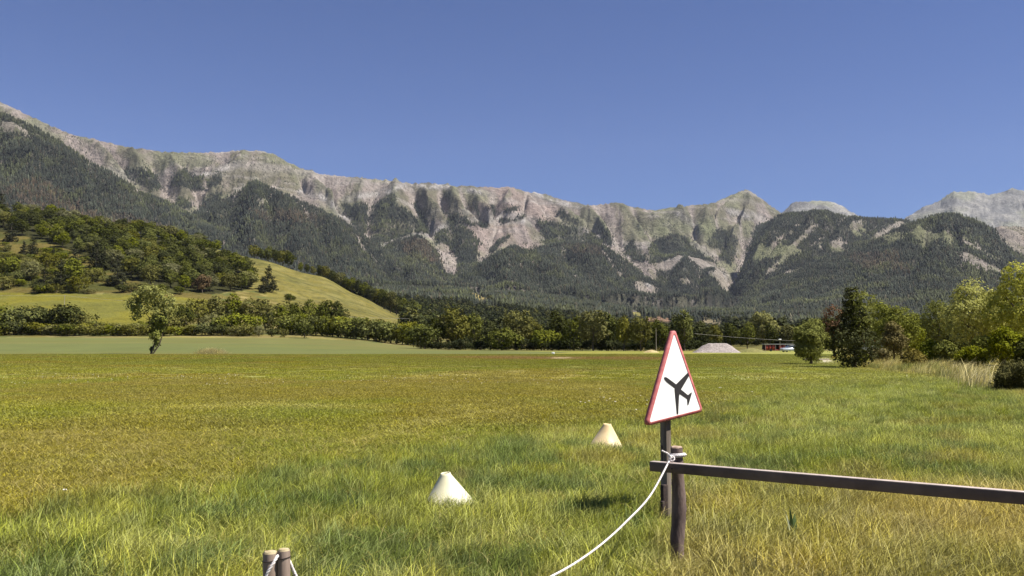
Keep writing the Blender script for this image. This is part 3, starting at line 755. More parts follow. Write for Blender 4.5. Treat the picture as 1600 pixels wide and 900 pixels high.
# ------------------------------------------------------------------ instancing of uncountable cover
def scatter(name, pts, rotz_, scl, idx, protos, tint=None, tilt=None, label=None, parent=None):
    me = bpy.data.meshes.new(name); n = len(pts)
    me.vertices.add(n); me.vertices.foreach_set('co', np.asarray(pts, np.float32).ravel())
    def att(nm, ty, key, arr):
        a = me.attributes.new(nm, ty, 'POINT'); a.data.foreach_set(key, np.ascontiguousarray(arr).ravel())
    rot = np.zeros((n, 3), np.float32); rot[:, 2] = rotz_
    if tilt is not None: rot[:, :2] = tilt
    att('rot', 'FLOAT_VECTOR', 'vector', rot)
    scl = np.asarray(scl, np.float32)
    if scl.ndim == 1: scl = np.repeat(scl[:, None], 3, 1)
    att('scl', 'FLOAT_VECTOR', 'vector', scl.astype(np.float32))
    att('idx', 'INT', 'value', np.asarray(idx, np.int32))
    t4 = np.ones((n, 4), np.float32)
    if tint is not None: t4[:, :3] = tint
    att('tint', 'FLOAT_COLOR', 'color', t4)
    me.update()
    o = link(name, me, parent, kind='stuff', label=label)
    col = bpy.data.collections.new(name + '_kinds')
    for k, pm in enumerate(protos):
        po = bpy.data.objects.new('%s_kind_%02d' % (name, k), pm); col.objects.link(po)
    g = bpy.data.node_groups.new(name + '_nodes', 'GeometryNodeTree')
    g.interface.new_socket('Geometry', in_out='INPUT', socket_type='NodeSocketGeometry')
    g.interface.new_socket('Geometry', in_out='OUTPUT', socket_type='NodeSocketGeometry')
    N = g.nodes; gi = N.new('NodeGroupInput'); go = N.new('NodeGroupOutput')
    ip = N.new('GeometryNodeInstanceOnPoints'); ci = N.new('GeometryNodeCollectionInfo')
    ci.inputs['Collection'].default_value = col; ci.inputs['Separate Children'].default_value = True; ci.inputs['Reset Children'].default_value = True
    def na(nm, ty):
        q = N.new('GeometryNodeInputNamedAttribute'); q.data_type = ty; q.inputs[0].default_value = nm; return q.outputs[0]
    g.links.new(gi.outputs[0], ip.inputs['Points']); g.links.new(ci.outputs[0], ip.inputs['Instance'])
    ip.inputs['Pick Instance'].default_value = True
    g.links.new(na('idx', 'INT'), ip.inputs['Instance Index'])
    e2r = N.new('FunctionNodeEulerToRotation'); g.links.new(na('rot', 'FLOAT_VECTOR'), e2r.inputs[0])
    g.links.new(e2r.outputs[0], ip.inputs['Rotation']); g.links.new(na('scl', 'FLOAT_VECTOR'), ip.inputs['Scale'])
    g.links.new(ip.outputs[0], go.inputs[0])
    md_ = o.modifiers.new('scatter', 'NODES'); md_.node_group = g
    return o

# small conifers for the mountain forests
def mini_conifer(seed, mat):
    rng = np.random.default_rng(seed); m = MB()
    for k, (z0, z1, r) in enumerate([(0.02, .45, .20), (.22, .72, .155), (.5, 1.0, .10)]):
        a = np.arange(6) / 6 * 2 * math.pi + rng.random() * 2
        rr = r * (0.75 + .5 * rng.random(6))
        ring = np.stack([np.cos(a) * rr, np.sin(a) * rr, z0 + .04 * rng.standard_normal(6)], 1)
        v = np.vstack([ring, [[0, 0, z1]]]); m.add(v, [[i, (i + 1) % 6, 6] for i in range(6)])
    return m.mesh('conifer_kind', mat)
M_CONIF = mat_leaf('mountain_conifer_leaves', (.015, .018, .014), (.026, .029, .019), trans=0.0, var=0.9, tint=True, nscale=0.004)
conif = [mini_conifer(s, M_CONIF) for s in range(5)]

rng = np.random.default_rng(11)
# candidate points over the mountain sheet by world area
v00 = fm[:, 0]; v11 = fm[:, 2]
area = np.abs((Ymm[v11] - Ymm[v00]) * (txm[1] - txm[0]) * Ymm[v00])
fd = md[fm].mean(1) * ((Ymm[fm[:, 0]] > 1700) & (Ymm[fm[:, 0]] < 6300)); fd = np.where(np.abs(Xm[v00] / Ymm[v00]) < .66, fd, 0)
for poly, _c in FIELDS: fd = np.where(inpoly(gpx[v00], gpy[v00], [(a_, b_ + (10 if b_ > np.mean(poly, 0)[1] - 1 else 0)) for a_, b_ in poly]), 0, fd)
pr = fd * area; N_CON = 300000
pr_c = np.cumsum(pr) / pr.sum()
pick = np.searchsorted(pr_c, rng.random(N_CON)); 
u = rng.random(N_CON)[:, None]; w = rng.random(N_CON)[:, None]
VM = np.stack([Xm, Ymm, Zm], 1)
q = VM[fm[pick]]
pt = (q[:, 0] * (1 - u) + q[:, 1] * u) * (1 - w) + (q[:, 3] * (1 - u) + q[:, 2] * u) * w
pt[:, :2] += rng.normal(0, 9, (N_CON, 2))
h = rng.uniform(9, 19, N_CON) * (0.55 + .45 * (fd[pick] > .5))
brn = mbr[fm[pick, 0]]
bn = fbm(pt[:, 0] / 90, pt[:, 1] / 90, 3, 85)
tint = np.repeat(np.array([[1., 1., 1.]]), N_CON, 0)
tint = mixc(tint, [2.2, 1.35, 1.25], np.clip(brn * .6 * (rng.random(N_CON) < .75) + (rng.random(N_CON) < .10) * .45, 0, 1))
tint = mixc(tint, [1.9, 1.8, 1.1], sstep(.52, .66, bn) * .7)
light_t = (rng.random(N_CON) < .07 + .10 * sstep(.5, .7, fbm(pt[:, 0] / 200, pt[:, 1] / 200, 2, 86)))
tint = tint * np.where(light_t, 1.7, 1.0)[:, None]; tint = tint * (.75 + .6 * fbm(pt[:, 0] / 400, pt[:, 1] / 400, 3, 87))[:, None]
wide = rng.uniform(1.0, 1.5, N_CON)
scatter('mountain_forest', pt, rng.random(N_CON) * 6.28, np.stack([h * wide, h * wide, h], 1), rng.integers(0, 5, N_CON), conif, tint=tint, label='dark conifer forest covering the mountain spurs')

# ------------------------------------------------------------------ foliage building
def leaves_from(centers, normals, size, rng, aspect=0.7, bend=0.25):
    n = len(centers)
    nr = normals / np.maximum(np.linalg.norm(normals, axis=1)[:, None], 1e-6)
    r = rng.standard_normal((n, 3)); u = np.cross(nr, r); u /= np.maximum(np.linalg.norm(u, axis=1)[:, None], 1e-6)
    v = np.cross(nr, u)
    s = (size * rng.uniform(.6, 1.4, n))[:, None]
    a = centers - u * s * .5; b = centers + v * s * .5 * aspect + nr * s * bend * .3; c = centers + u * s * .5 - nr * s * bend * .5; d = centers - v * s * .5 * aspect + nr * s * bend * .3
    V = np.stack([a, b, c, d], 1).reshape(-1, 3)
    Fq = np.arange(n * 4).reshape(n, 4)
    return V, Fq

def sph(n, rng):
    d = rng.standard_normal((n, 3)); return d / np.linalg.norm(d, axis=1)[:, None]

def crown_mesh(lobes, nclump, per, leaf, rng, mat, clump_r=.35, up=.35, shell=(.72, 1.06)):
    C = np.array([l[0] for l in lobes]); R = np.array([l[1] for l in lobes])
    wgt = (R[:, 0] * R[:, 2]) ; wgt = wgt / wgt.sum()
    k = rng.choice(len(lobes), nclump, p=wgt)
    d = sph(nclump, rng); d[:, 2] += up * .6; d /= np.linalg.norm(d, axis=1)[:, None]
    sh = rng.uniform(*shell, nclump)
    cc = C[k] + d * R[k] * sh[:, None]
    # drop clumps buried deep in other lobes
    q = ((cc[:, None, :] - C[None]) / R[None]); inside = (np.linalg.norm(q, axis=2) < .72).sum(1) > 0
    keep = ~inside | (rng.random(nclump) < .25)
    cc = cc[keep]; d = d[keep]
    n = len(cc) * per
    j = np.repeat(np.arange(len(cc)), per)
    o = sph(n, rng) * (rng.random(n) ** .5)[:, None] * clump_r * rng.uniform(.6, 1.3, n)[:, None]
    pos = cc[j] + o
    nor = d[j] * 1.1 + sph(n, rng) * .7 + np.array([0, 0, .25])
    V, Fq = leaves_from(pos, nor, leaf, rng)
    return np_mesh('crown', V, Fq, mat=mat)

BARK = mat_noise('bark', (.055, .042, .030), (.12, .095, .07), 14, 0.9, 0.02, 30, (1, 1, .25))

def trunk_mesh(H, r, limbs, rng, top=.55, lean=0.0):
    m = MB()
    zz = np.linspace(-.2, H * top, 6)
    x = np.cumsum(rng.standard_normal(6)) * H * .008 + lean * zz; y = np.cumsum(rng.standard_normal(6)) * H * .008
    path = np.stack([x, y, zz], 1); m.tube(path, np.linspace(r * 1.25, r * .45, 6), 7)
    for i in range(limbs):
        t = rng.uniform(.35, .95); s = path[0] + (path[-1] - path[0]) * t
        a = rng.random() * 6.28; l = H * rng.uniform(.18, .34)
        e = s + np.array([math.cos(a) * l * .75, math.sin(a) * l * .75, l * .8]); mid = (s + e) / 2 + np.array([math.cos(a), math.sin(a), -.3]) * l * .08
        m.tube([s, mid, e], [r * .42, r * .3, r * .1], 5)
    return m.mesh('trunk', BARK, True)

def round_lobes(H, w, rng, n=17, z0=.28, z1=1.04):
    L = []
    cz = (z0 + z1) / 2 * H; hz = (z1 - z0) / 2 * H
    for i in range(n):
        d = sph(1, rng)[0] * rng.uniform(.35, .95)
        c = np.array([d[0] * w * .72, d[1] * w * .72, cz + d[2] * hz * .68]); r = rng.uniform(.20, .38) * w
        L.append((c, np.array([r, r, r * .85])))
    L.append((np.array([0, 0, cz]), np.array([w * .55, w * .55, hz * .7])))
    return L

G1 = mat_leaf('broadleaf_green', (.092, .104, .016), (.150, .154, .025), .07, .45)
G2 = mat_leaf('broadleaf_olive', (.102, .100, .018), (.152, .142, .028), .07, .4)
G3 = mat_leaf('broadleaf_dark', (.042, .050, .010), (.078, .082, .016), .07, .4)
G4 = mat_leaf('broadleaf_pale', (.15, .15, .060), (.20, .19, .078), .25, .3)
GD = mat_leaf('undergrowth_shade_leaves', (.020, .024, .007), (.036, .042, .011), .1, .3)  # near-black leaves carry the painted shade below the tree line
GP = mat_leaf('pine_needles', (.030, .034, .014), (.052, .052, .022), .1, .4)
GR = mat_leaf('brownish_leaves', (.13, .085, .045), (.17, .12, .06), .2, .4)
GY = mat_leaf('yellow_green_leaves', (.16, .18, .022), (.23, .24, .040), .3, .3)

def proto_broad(seed, mat, H=12, w=5, leaf=.44, ncl=720, per=7, z0=.02, clr=.5, n=18):
    r = np.random.default_rng(seed)
    return dict(crown=crown_mesh(round_lobes(H, w, r, n, z0), ncl, per, leaf, r, mat, clr), trunk=trunk_mesh(H, H * .018, 5, r), H=H)
def proto_bush(seed, mat, H=4, w=3.2, leaf=.30, ncl=360, per=7, clr=.4):
    r = np.random.default_rng(seed)
    return dict(crown=crown_mesh(round_lobes(H, w, r, 9, -.05), ncl, per, leaf, r, mat, clr), trunk=trunk_mesh(H, H * .025, 4, r, .4), H=H)
def proto_pine(seed, mat, H=10, w=3, leaf=.4, ncl=420, per=7):
    r = np.random.default_rng(seed); L = []
    for z in np.linspace(.10, .95, 9):
        rad = w * (1.02 - z) ** .7 * r.uniform(.8, 1.1)
        for k in range(max(2, int(5 * (1.1 - z)))):
            a = r.random() * 6.28
            L.append((np.array([math.cos(a) * rad * .5, math.sin(a) * rad * .5, z * H]), np.array([rad * .6, rad * .6, H * .05])))
    return dict(crown=crown_mesh(L, ncl, per, leaf, r, mat, .45, up=0.1), trunk=trunk_mesh(H, H * .018, 0, r, .95), H=H)

PROTO = {
    'broad_tree': [proto_broad(1, G1), proto_broad(2, G1, 12, 5.6), proto_broad(3, G2, 11, 5.2), proto_broad(4, G3, 12, 4.8), proto_broad(5, G2, 13, 4.6), proto_broad(6, G3, 10, 5.4)],
    'pale_tree': [proto_broad(7, G4, 11, 5.0), proto_bush(8, G4, 5, 3.6)],
    'yellow_green_tree': [proto_broad(9, GY, 11, 4.6)],
    'pine_tree': [proto_pine(10, GP), proto_pine(11, GP, 10, 3.6), proto_pine(12, GP, 11, 2.6)],
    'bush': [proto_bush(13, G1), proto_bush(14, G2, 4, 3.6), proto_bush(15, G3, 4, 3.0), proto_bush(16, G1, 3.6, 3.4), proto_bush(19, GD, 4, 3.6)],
    'brown_bush': [proto_bush(17, GR, 4.5, 2.8)],
}
USED = {}
rt = random.Random(5)
def plant(kind, x, y, H, label, group=None, which=None, wide=1.0, category='tree', z=None):
    p = PROTO[kind][rt.randrange(len(PROTO[kind])) if which is None else which]
    s = H / p['H']
    o = empty(kind if kind != 'broad_tree' else 'broadleaf_tree', (x, y, gz(x, y) - .1 if z is None else z), label, category, group, rt.random() * 6.28, (s * wide, s * wide, s))
    link('trunk', p['trunk'], o); link('crown', p['crown'], o)
    return o

def plant_px(kind, px, Y, top, label, group=None, which=None, wide=1.0, category='tree'):
    a, b = ray(px, top); x = float(a) * Y; z = gz(x, Y)
    H = max(1.2, (EYE + float(b) * Y - z) * 1.04)
    return plant(kind, x, Y, H, label, group, which, wide, category)

def ordinal(i): return ['first', 'second', 'third', 'fourth', 'fifth', 'sixth', 'seventh', 'eighth', 'ninth', 'tenth', 'eleventh', 'twelfth', 'thirteenth', 'fourteenth', 'fifteenth', 'sixteenth', 'seventeenth', 'eighteenth', 'nineteenth', 'twentieth'][i] if i < 20 else '%dth' % (i + 1)
# --- tree line behind the field (front row)
line_pts = [(664, 506, 250, 'bush', 2), (684, 494, 262, 'broad_tree', 3), (714, 476, 262, 'broad_tree', 2), (742, 486, 270, 'broad_tree', 1), (766, 500, 246, 'broad_tree', 3), (784, 510, 236, 'bush', 0), (806, 480, 248, 'broad_tree', 2), (832, 492, 256, 'broad_tree', 4), (850, 512, 236, 'bush', 3), (872, 482, 242, 'broad_tree', 3), (896, 492, 232, 'broad_tree', 1), (926, 480, 222, 'broad_tree', 2), (948, 484, 226, 'broad_tree', 3), (974, 488, 216, 'broad_tree', 4), (1000, 490, 214, 'broad_tree', 2), (1030, 496, 222, 'broad_tree', 3), (1068, 485, 224, 'broad_tree', 0), (1094, 498, 236, 'broad_tree', 3), (1118, 504, 266, 'broad_tree', 2), (1142, 502, 276, 'broad_tree', 3), (1168, 504, 282, 'broad_tree', 0), (1190, 482, 300, 'pale_tree', 0), (1204, 504, 290, 'broad_tree', 3), (1232, 505, 292, 'broad_tree', 2)]
LOOK = {0: 'mid green', 1: 'broad mid green', 2: 'olive green', 3: 'dark green', 4: 'slim olive', 5: 'dark'}
for i, (px_, top_, Y_, kd, wh) in enumerate(line_pts):
    nm = 'tree' if kd == 'broad_tree' else 'bush'
    plant_px(kd, px_, Y_, top_, '%s %s in the far tree line, %s from its left end' % (LOOK.get(wh, 'green'), nm, ordinal(i)), 'trees lining the far edge of the field', wh, rt.uniform(.85, 1.05) * (1.0 if kd == 'broad_tree' else 1.2), nm)
# undergrowth bushes at their feet, coloured near-black as the shade under the crowns
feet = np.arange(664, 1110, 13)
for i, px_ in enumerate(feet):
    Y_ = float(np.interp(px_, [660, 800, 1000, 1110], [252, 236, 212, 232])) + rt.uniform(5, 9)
    plant_px('bush', float(px_) + rt.uniform(-4, 4), Y_, rt.uniform(526, 536), 'low shade-darkened bush at the foot of the far tree line, %s from the left' % ordinal(i), 'bushes at the foot of the tree line', 4, rt.uniform(1.4, 2.0), 'bush')

# --- hedgerow on the left beyond the crop
hp = [(-20, 478, 2), (8, 472, 0), (32, 478, 3), (58, 476, 2), (82, 492, 0), (102, 474, 2), (124, 486, 1), (148, 500, 3), (170, 503, 1), (196, 506, 2), (222, 500, 0), (250, 494, 2), (262, 488, 1)]
for i, (px_, top_, wh) in enumerate(hp):
    plant_px('bush', px_, 338 + rt.uniform(-4, 4), top_, '%s hedge bush beyond the crop field, %s from the left edge' % (LOOK[wh], ordinal(i)), 'bushes in the hedge beyond the crop', wh, rt.uniform(1.0, 1.3), 'bush')
for i, px_ in enumerate(range(-16, 560, 12)):
    top_ = np.interp(px_, [-20, 260, 380, 560], [505, 508, 508, 520]) + rt.uniform(-4, 5)
    Y_ = 322 + rt.uniform(-5, 8)
    if 395 < px_ < 560: continue
    plant_px('bush', px_ + rt.uniform(-4, 4), Y_, top_, 'low scrubby bush at the hedge bottom beyond the crop, %s from the left' % ordinal(i), 'scrub along the hedge bottom', rt.choice([0, 1, 2, 1]), rt.uniform(1.5, 2.2), 'bush')
mid = [('broad_tree', 288, 472, 350, 3, 'dark narrow tree rising at the left end of the long hedge clump'), ('broad_tree', 312, 462, 372, 2, 'brownish olive tree in the hedge clump below the wood'),
       ('broad_tree', 340, 459, 378, 2, 'wide olive tree at the top of the hedge clump'), ('broad_tree', 366, 459, 380, 0, 'green domed tree in the middle of the hedge clump'), ('broad_tree', 392, 462, 380, 2, 'olive tree at the right of the hedge clump'),
       ('pale_tree', 330, 487, 330, 1, 'silvery pale bush in front of the hedge clump'), ('bush', 350, 490, 332, 0, 'bright green bush beside the silvery one'), ('bush', 375, 487, 331, 3, 'large rounded green bush at the field edge below the wood'),
       ('broad_tree', 415, 464, 400, 2, 'scrubby olive tree on the slope under the lone pine'), ('bush', 436, 470, 392, 1, 'bushy olive thicket right of the scrubby slope tree'), ('broad_tree', 420, 486, 360, 3, 'dark tree in the long hedge below the meadow'),
       ('broad_tree', 440, 478, 362, 0, 'green tree in the long hedge below the meadow'), ('broad_tree', 462, 472, 364, 3, 'dark tree in the long hedge'), ('broad_tree', 484, 468, 368, 0, 'round green tree standing tallest in the long hedge'), ('broad_tree', 506, 466, 372, 3, 'round dark tree in the long hedge'),
       ('broad_tree', 526, 468, 374, 3, 'dark round tree at the right end of the taller hedge'), ('bush', 476, 502, 308, 2, 'small dark bush standing alone at the corner of the crop field'), ('pale_tree', 405, 508, 316, 1, 'small pale bush at the crop edge'),
       ('bush', 425, 512, 314, 2, 'low dark bush along the crop edge'), ('bush', 445, 513, 314, 1, 'low olive bush along the crop edge')]
for kd, px_, top_, Y_, wh, lb in mid:
    plant_px(kd, px_, Y_, top_, lb, None, wh, rt.uniform(.95, 1.15), 'bush' if 'bush' in lb or 'thicket' in lb else 'tree')
for i, px_ in enumerate(range(440, 650, 9)):
    top_ = np.interp(px_, [400, 440, 520, 650], [490, 490, 492, 504]) + rt.uniform(-2, 2)
    plant_px('bush', px_, np.interp(px_, [440, 650], [356, 318]), top_, 'leafy shrub of the long hedge under the meadow, %s from its left end' % ordinal(i), 'shrubs of the long hedge under the meadow', rt.choice([0, 3, 0, 1]), rt.uniform(.9, 1.2), 'bush')

# --- wood on the hillside: spaced trees inside its outline
rs = np.random.default_rng(3)
cand = np.stack([rs.uniform(-520, -110, 9000), rs.uniform(440, 770, 9000)], 1)
cz_ = height(cand[:, 0], cand[:, 1]); cpx, cpy = proj(cand[:, 0], cand[:, 1], cz_)
ok = inpoly(cpx, cpy, ROOTWOOD) & (cpx > -25); cand = cand[ok]
acc = []
for c_ in cand:
    if all((c_[0] - a_[0]) ** 2 + (c_[1] - a_[1]) ** 2 > 9.0 ** 2 for a_ in acc): acc.append(c_)
    if len(acc) >= 190: break
print('wood trees', len(acc))
for c_ in acc:
    k = rs.random(); kd, wh = ('broad_tree', int(rs.choice([0, 1, 2, 3, 5, 0, 3]))) if k < .93 else ('pale_tree', 0)
    q1, q2 = proj(c_[0], c_[1], gz(float(c_[0]), float(c_[1]))); fr_ = np.interp(q1, [-25, 60, 150, 250, 340, 400], [320, 340, 352, 368, 395, 432]); to_ = np.interp(q1, [-25, 70, 150, 208, 250, 330, 390], [354, 376, 408, 437, 448, 460, 452])
    where = ('upper' if (q2 - fr_) / (to_ - fr_) < .33 else 'lower' if (q2 - fr_) / (to_ - fr_) > .66 else 'middle') + ' ' + ('left' if q1 < 110 else 'centre-left' if q1 < 200 else 'centre-right' if q1 < 300 else 'right')
    plant(kd, float(c_[0]), float(c_[1]), float(rs.uniform(10, 14.5)), ('pale grey-green tree in the %s part of the hillside wood' % where if kd == 'pale_tree' else '%s broadleaf tree in the %s part of the hillside wood' % (LOOK[wh], where)), 'trees of the hillside wood', wh, float(rs.uniform(1.2, 1.5)))
# right-hand crest row
for i, px_ in enumerate(list(range(398, 462, 11)) + list(range(470, 660, 10))):
    top_ = np.interp(px_, [398, 410, 425, 455, 470, 500, 545, 600, 660], [382, 390, 386, 392, 412, 412, 430, 452, 476]) + rt.uniform(-3, 3)
    plant_px('broad_tree', px_, 758 + rt.uniform(0, 18), top_, '%s tree on the skyline edge behind the sloping meadow, %s from the left' % ('dark' if i % 2 else 'green', ordinal(i)), 'trees along the crest of the meadow', 3 if i % 2 else rt.choice([0, 2]), rt.uniform(.9, 1.15))
# scrub pines and bushes on the hill face
face = [('pine_tree', 18, 348, 378, 1), ('pine_tree', 38, 376, 400, 0), ('pine_tree', 52, 368, 398, 1), ('pine_tree', 84, 384, 402, 0), ('bush', 45, 405, 425, 1), ('pine_tree', 118, 388, 420, 1), ('pine_tree', 152, 376, 420, 1), ('pine_tree', 164, 388, 422, 0),
        ('pine_tree', 184, 404, 447, 1), ('pine_tree', 70, 418, 454, 1), ('pine_tree', 96, 406, 452, 1), ('broad_tree', 112, 402, 448, 1), ('bush', 30, 420, 440, 0), ('pale_tree', 48, 405, 438, 1), ('bush', 10, 398, 430, 0), ('bush', 125, 432, 456, 1), ('broad_tree', 235, 410, 449, 2),
        ('pine_tree', 420, 415, 456, 0), ('pine_tree', 412, 432, 458, 1), ('brown_bush', 316, 428, 457, 0), ('bush', 280, 446, 460, 2), ('bush', 452, 458, 473, 2), ('bush', 5, 430, 452, 1), ('bush', 145, 418, 440, 1), ('bush', 205, 440, 456, 1), ('bush', 75, 395, 420, 1), ('bush', 60, 440, 458, 2), ('bush', 100, 425, 445, 0), ('pine_tree', 2, 300, 335, 1)]
for i, (kd, px_, top_, base_, wh) in enumerate(face):
    hit = raycast(px_, base_, 400, 900)
    if hit is None: continue
    Y_ = min(hit[1], 745)
    ktxt = {'pine_tree': 'dark pine', 'bush': 'scrubby bush', 'pale_tree': 'pale bush', 'broad_tree': 'broadleaf tree', 'brown_bush': 'leafless brownish bush'}[kd]
    if px_ > 300: lb = ktxt + (' standing alone at the foot of the sloping meadow' if px_ == 420 else ' beside the lone pine by the meadow' if px_ == 412 else ' in front of the dark wood edge' if px_ == 316 else ' low on the sloping meadow')
    else: lb = '%s on the rough left hillside, %s counting from the left of the hill scrub' % (ktxt, ordinal(sorted([f[1] for f in face]).index(px_)))
    plant_px(kd, px_, Y_, top_, lb, 'scrub on the left hillside', wh, rt.uniform(1.0, 1.25), 'bush' if 'bush' in kd or 'bush' in ktxt else 'tree')

cnt = 0
cand = np.stack([rs.uniform(-420, -90, 6000), rs.uniform(430, 735, 6000)], 1); cz_ = height(cand[:, 0], cand[:, 1]); cpx, cpy = proj(cand[:, 0], cand[:, 1], cz_)
ok = inpoly(cpx, cpy, [(-20, 375), (30, 385), (90, 392), (150, 418), (205, 445), (260, 456), (255, 462), (120, 458), (-20, 458)]) & (fbm(cand[:, 0] / 28, cand[:, 1] / 28, 3, 88) > .46)
acc2 = []
for c_ in cand[ok]:
    if all((c_[0] - a_[0]) ** 2 + (c_[1] - a_[1]) ** 2 > 5.5 ** 2 for a_ in acc2): acc2.append(c_)
    if len(acc2) >= 95: break
for c_ in acc2:
    q1, q2 = proj(c_[0], c_[1], gz(float(c_[0]), float(c_[1]))); wh = int(rs.choice([0, 1, 1, 2, 3]))
    plant('bush', float(c_[0]), float(c_[1]), float(rs.uniform(2.5, 5.5)), '%s scrub bush on the rough %s slope of the %s hillside' % (LOOK[wh], 'upper' if q2 < 415 else 'lower', 'far left' if q1 < 90 else 'left'), 'low scrub on the left hillside', wh, float(rs.uniform(1.1, 1.7)), 'bush')
# --- woods in the valley beyond the tree line: too many to count
def mini_broad(seed, mat):
    r = np.random.default_rng(seed)
    return crown_mesh(round_lobes(1.0, .45, r, 7, .02), 60, 5, .13, r, mat, .09)
G_far = mat_leaf('far_wood_leaves', (.034, .040, .012), (.070, .075, .022), .15, .6, tint=True, nscale=.02)
minib = [mini_broad(s, G_far) for s in range(6)]
NW = 9000
tw = rs.uniform(-.40, .62, NW * 4); Yw = np.sqrt(rs.uniform(300 ** 2, 2650 ** 2, NW * 4)); 
keep = rs.random(NW * 4) < np.clip(900 / Yw, .35, 1); tw = tw[keep]; Yw = Yw[keep]
Xw = tw * Yw; Zw = height(Xw, Yw); wpx, wpy = proj(Xw, Yw, Zw)
ok = ((Yw > 830) & ((wpx > 500) | (Yw > 1500))) | ((Yw > 300) & (wpx > 650) & (wpx < 1260)) | ((wpx > 1150) & (Yw > 320)) | ((Yw > 380) & (wpx > 632) & (wpx < 700))
for poly, _c in FIELDS:
    cx_, cy_ = np.mean(poly, 0); big = [((a_ - cx_) * 1.1 + cx_, b_ + (15 if b_ > cy_ - 1 else 0)) for a_, b_ in poly]
    ok &= ~inpoly(wpx, wpy, big) 
ok &= ~((wpx > 655) & (wpx < 1260) & (Yw < 520) & (rs.random(len(Yw)) < .75))
ok &= ~((wpx > 830) & (wpx < 1260) & (Yw < 420) & (rs.random(len(Yw)) < .5))
Xw, Yw, Zw = Xw[ok], Yw[ok], Zw[ok]
n = len(Xw); print('valley wood', n)
hw_ = rs.uniform(8, 14, n); tw_ = np.repeat(np.array([[1., 1., 1.]]), n, 0); tw_ = mixc(tw_, [1.7, 1.5, 1.3], (rs.random(n) < .22) * 1.0); tw_ = mixc(tw_, [.6, .65, .7], (rs.random(n) < .3) * 1.0)
scatter('valley_woods', np.stack([Xw, Yw, Zw - .4], 1), rs.random(n) * 6.28, np.stack([hw_ * 1.15, hw_ * 1.15, hw_], 1), rs.integers(0, 6, n), minib, tint=tw_, label='mixed woods filling the valley beyond the tree line')

# ------------------------------------------------------------------ nearer trees on the right
def big_tree(name, px_, Y_, top_, halfpx, mat, label, leaf, ncl, per, seed, z0=.15, category='tree', clr=.22, n=14, lobes=None, trunk_r=.09, limbs=6, kind='broad', mats=None):
    a, b = ray(px_, top_); x = float(a) * Y_; z = gz(x, Y_); H = EYE + float(b) * Y_ - z; w = halfpx / F * Y_
    r = np.random.default_rng(seed)
    o = empty(name, (x, Y_, z - .03), label, category)
    L = lobes(H, w, r) if lobes else round_lobes(H * 1.03, w * 1.05, r, n, z0)
    link('crown', crown_mesh(L, ncl, per, leaf, r, mat, clr), o)
    link('trunk', trunk_mesh(H, trunk_r, limbs, r), o)
    return o, H, w
GN1 = mat_leaf('near_broadleaf', (.120, .135, .018), (.220, .225, .030), .3, .1, nscale=1.2)
GN2 = mat_leaf('near_yellow_leaves', (.22, .23, .035), (.52, .50, .15), .35, .1, nscale=1.6)
GN3 = mat_leaf('near_dark_leaves', (.030, .034, .009), (.075, .080, .018), .15, .1, nscale=1.5)
GN4 = mat_leaf('near_brown_olive', (.13, .105, .035), (.19, .16, .05), .25, .1, nscale=1.5)
def cone_lobes(H, w, r):
    L = []
    for z in np.linspace(.06, .96, 11):
        rad = w * (1.0 - max(0, z - .25) ** 1.2 * 1.15) * r.uniform(.8, 1.12) * (1 if z > .2 else .45 + 2.5 * z)
        for k in range(4):
            a = r.random() * 6.28; q_ = rad * .5
            L.append((np.array([math.cos(a) * q_, math.sin(a) * q_, z * H]), np.array([rad * .55, rad * .55, H * .07])))
    return L
big_tree('round_bush', 1265, 72, 497, 39, GN1, 'rounded green bush-like tree standing at the field edge, leftmost of the right-hand group', .16, 1500, 9, 101, z0=-.12, clr=.28)
o, H_, w_ = big_tree('dark_conical_tree', 1330, 62, 452, 44, GN3, 'dark conical tree with a reddish left side standing in front of the green trees', .14, 1300, 9, 102, lobes=cone_lobes, clr=.2, trunk_r=.1)
r_ = np.random.default_rng(103)
redL = [(np.array([-w_ * .72, -.2, H_ * zz]), np.array([w_ * .30, w_ * .3, H_ * .1])) for zz in (.5, .62, .70)]
link('reddish_branches', crown_mesh(redL, 110, 8, .13, r_, mat_leaf('reddish_leaves', (.13, .065, .035), (.17, .10, .05), .2, .1), .2), o)
lgt = [(np.array([w_ * .25, -.5, H_ * zz]), np.array([w_ * .45, w_ * .5, H_ * .12])) for zz in (.55, .7, .85)]
link('lighter_branches', crown_mesh(lgt, 220, 8, .14, r_, GN1, .2), o)
big_tree('leafy_tree', 1372, 88, 464, 40, GN1, 'leafy green tree directly right of the dark conical tree', .18, 1000, 9, 104, z0=.05, clr=.3)
big_tree('leafy_tree', 1405, 84, 470, 40, GN1, 'broad green tree in the middle of the right-hand group, above the brownish bush', .18, 1000, 9, 105, z0=.05, clr=.3)
big_tree('brownish_bush', 1396, 76, 500, 26, GN4, 'brownish olive bush in front of the broad green trees', .15, 800, 9, 106, z0=.0, category='bush', clr=.26)
big_tree('yellow_green_bush', 1452, 72, 528, 26, GY, 'low yellow-green bush behind the dry grass', .14, 700, 9, 107, z0=-.05, category='bush', clr=.24)
big_tree('leafy_tree', 1462, 96, 459, 40, GN1, 'tree with thin grey-green crown between the two groups on the right', .18, 900, 8, 108, z0=.0, clr=.32)
big_tree('dark_shrub', 1492, 78, 512, 24, GN3, 'dark shadowy shrub under the tall yellow-topped trees', .15, 600, 8, 109, z0=0, category='bush', clr=.26)
big_tree('leafy_shrub', 1536, 66, 520, 28, GN1, 'green shrub with lit shoots in front of the dark trunk', .14, 800, 9, 110, z0=0, category='bush', clr=.24)
big_tree('tall_tree', 1518, 72, 424, 60, GN2, 'tall tree with sunlit yellow-green blossom-like top, second from the right edge', .15, 2300, 10, 111, z0=.0, clr=.2, n=26, trunk_r=.14)
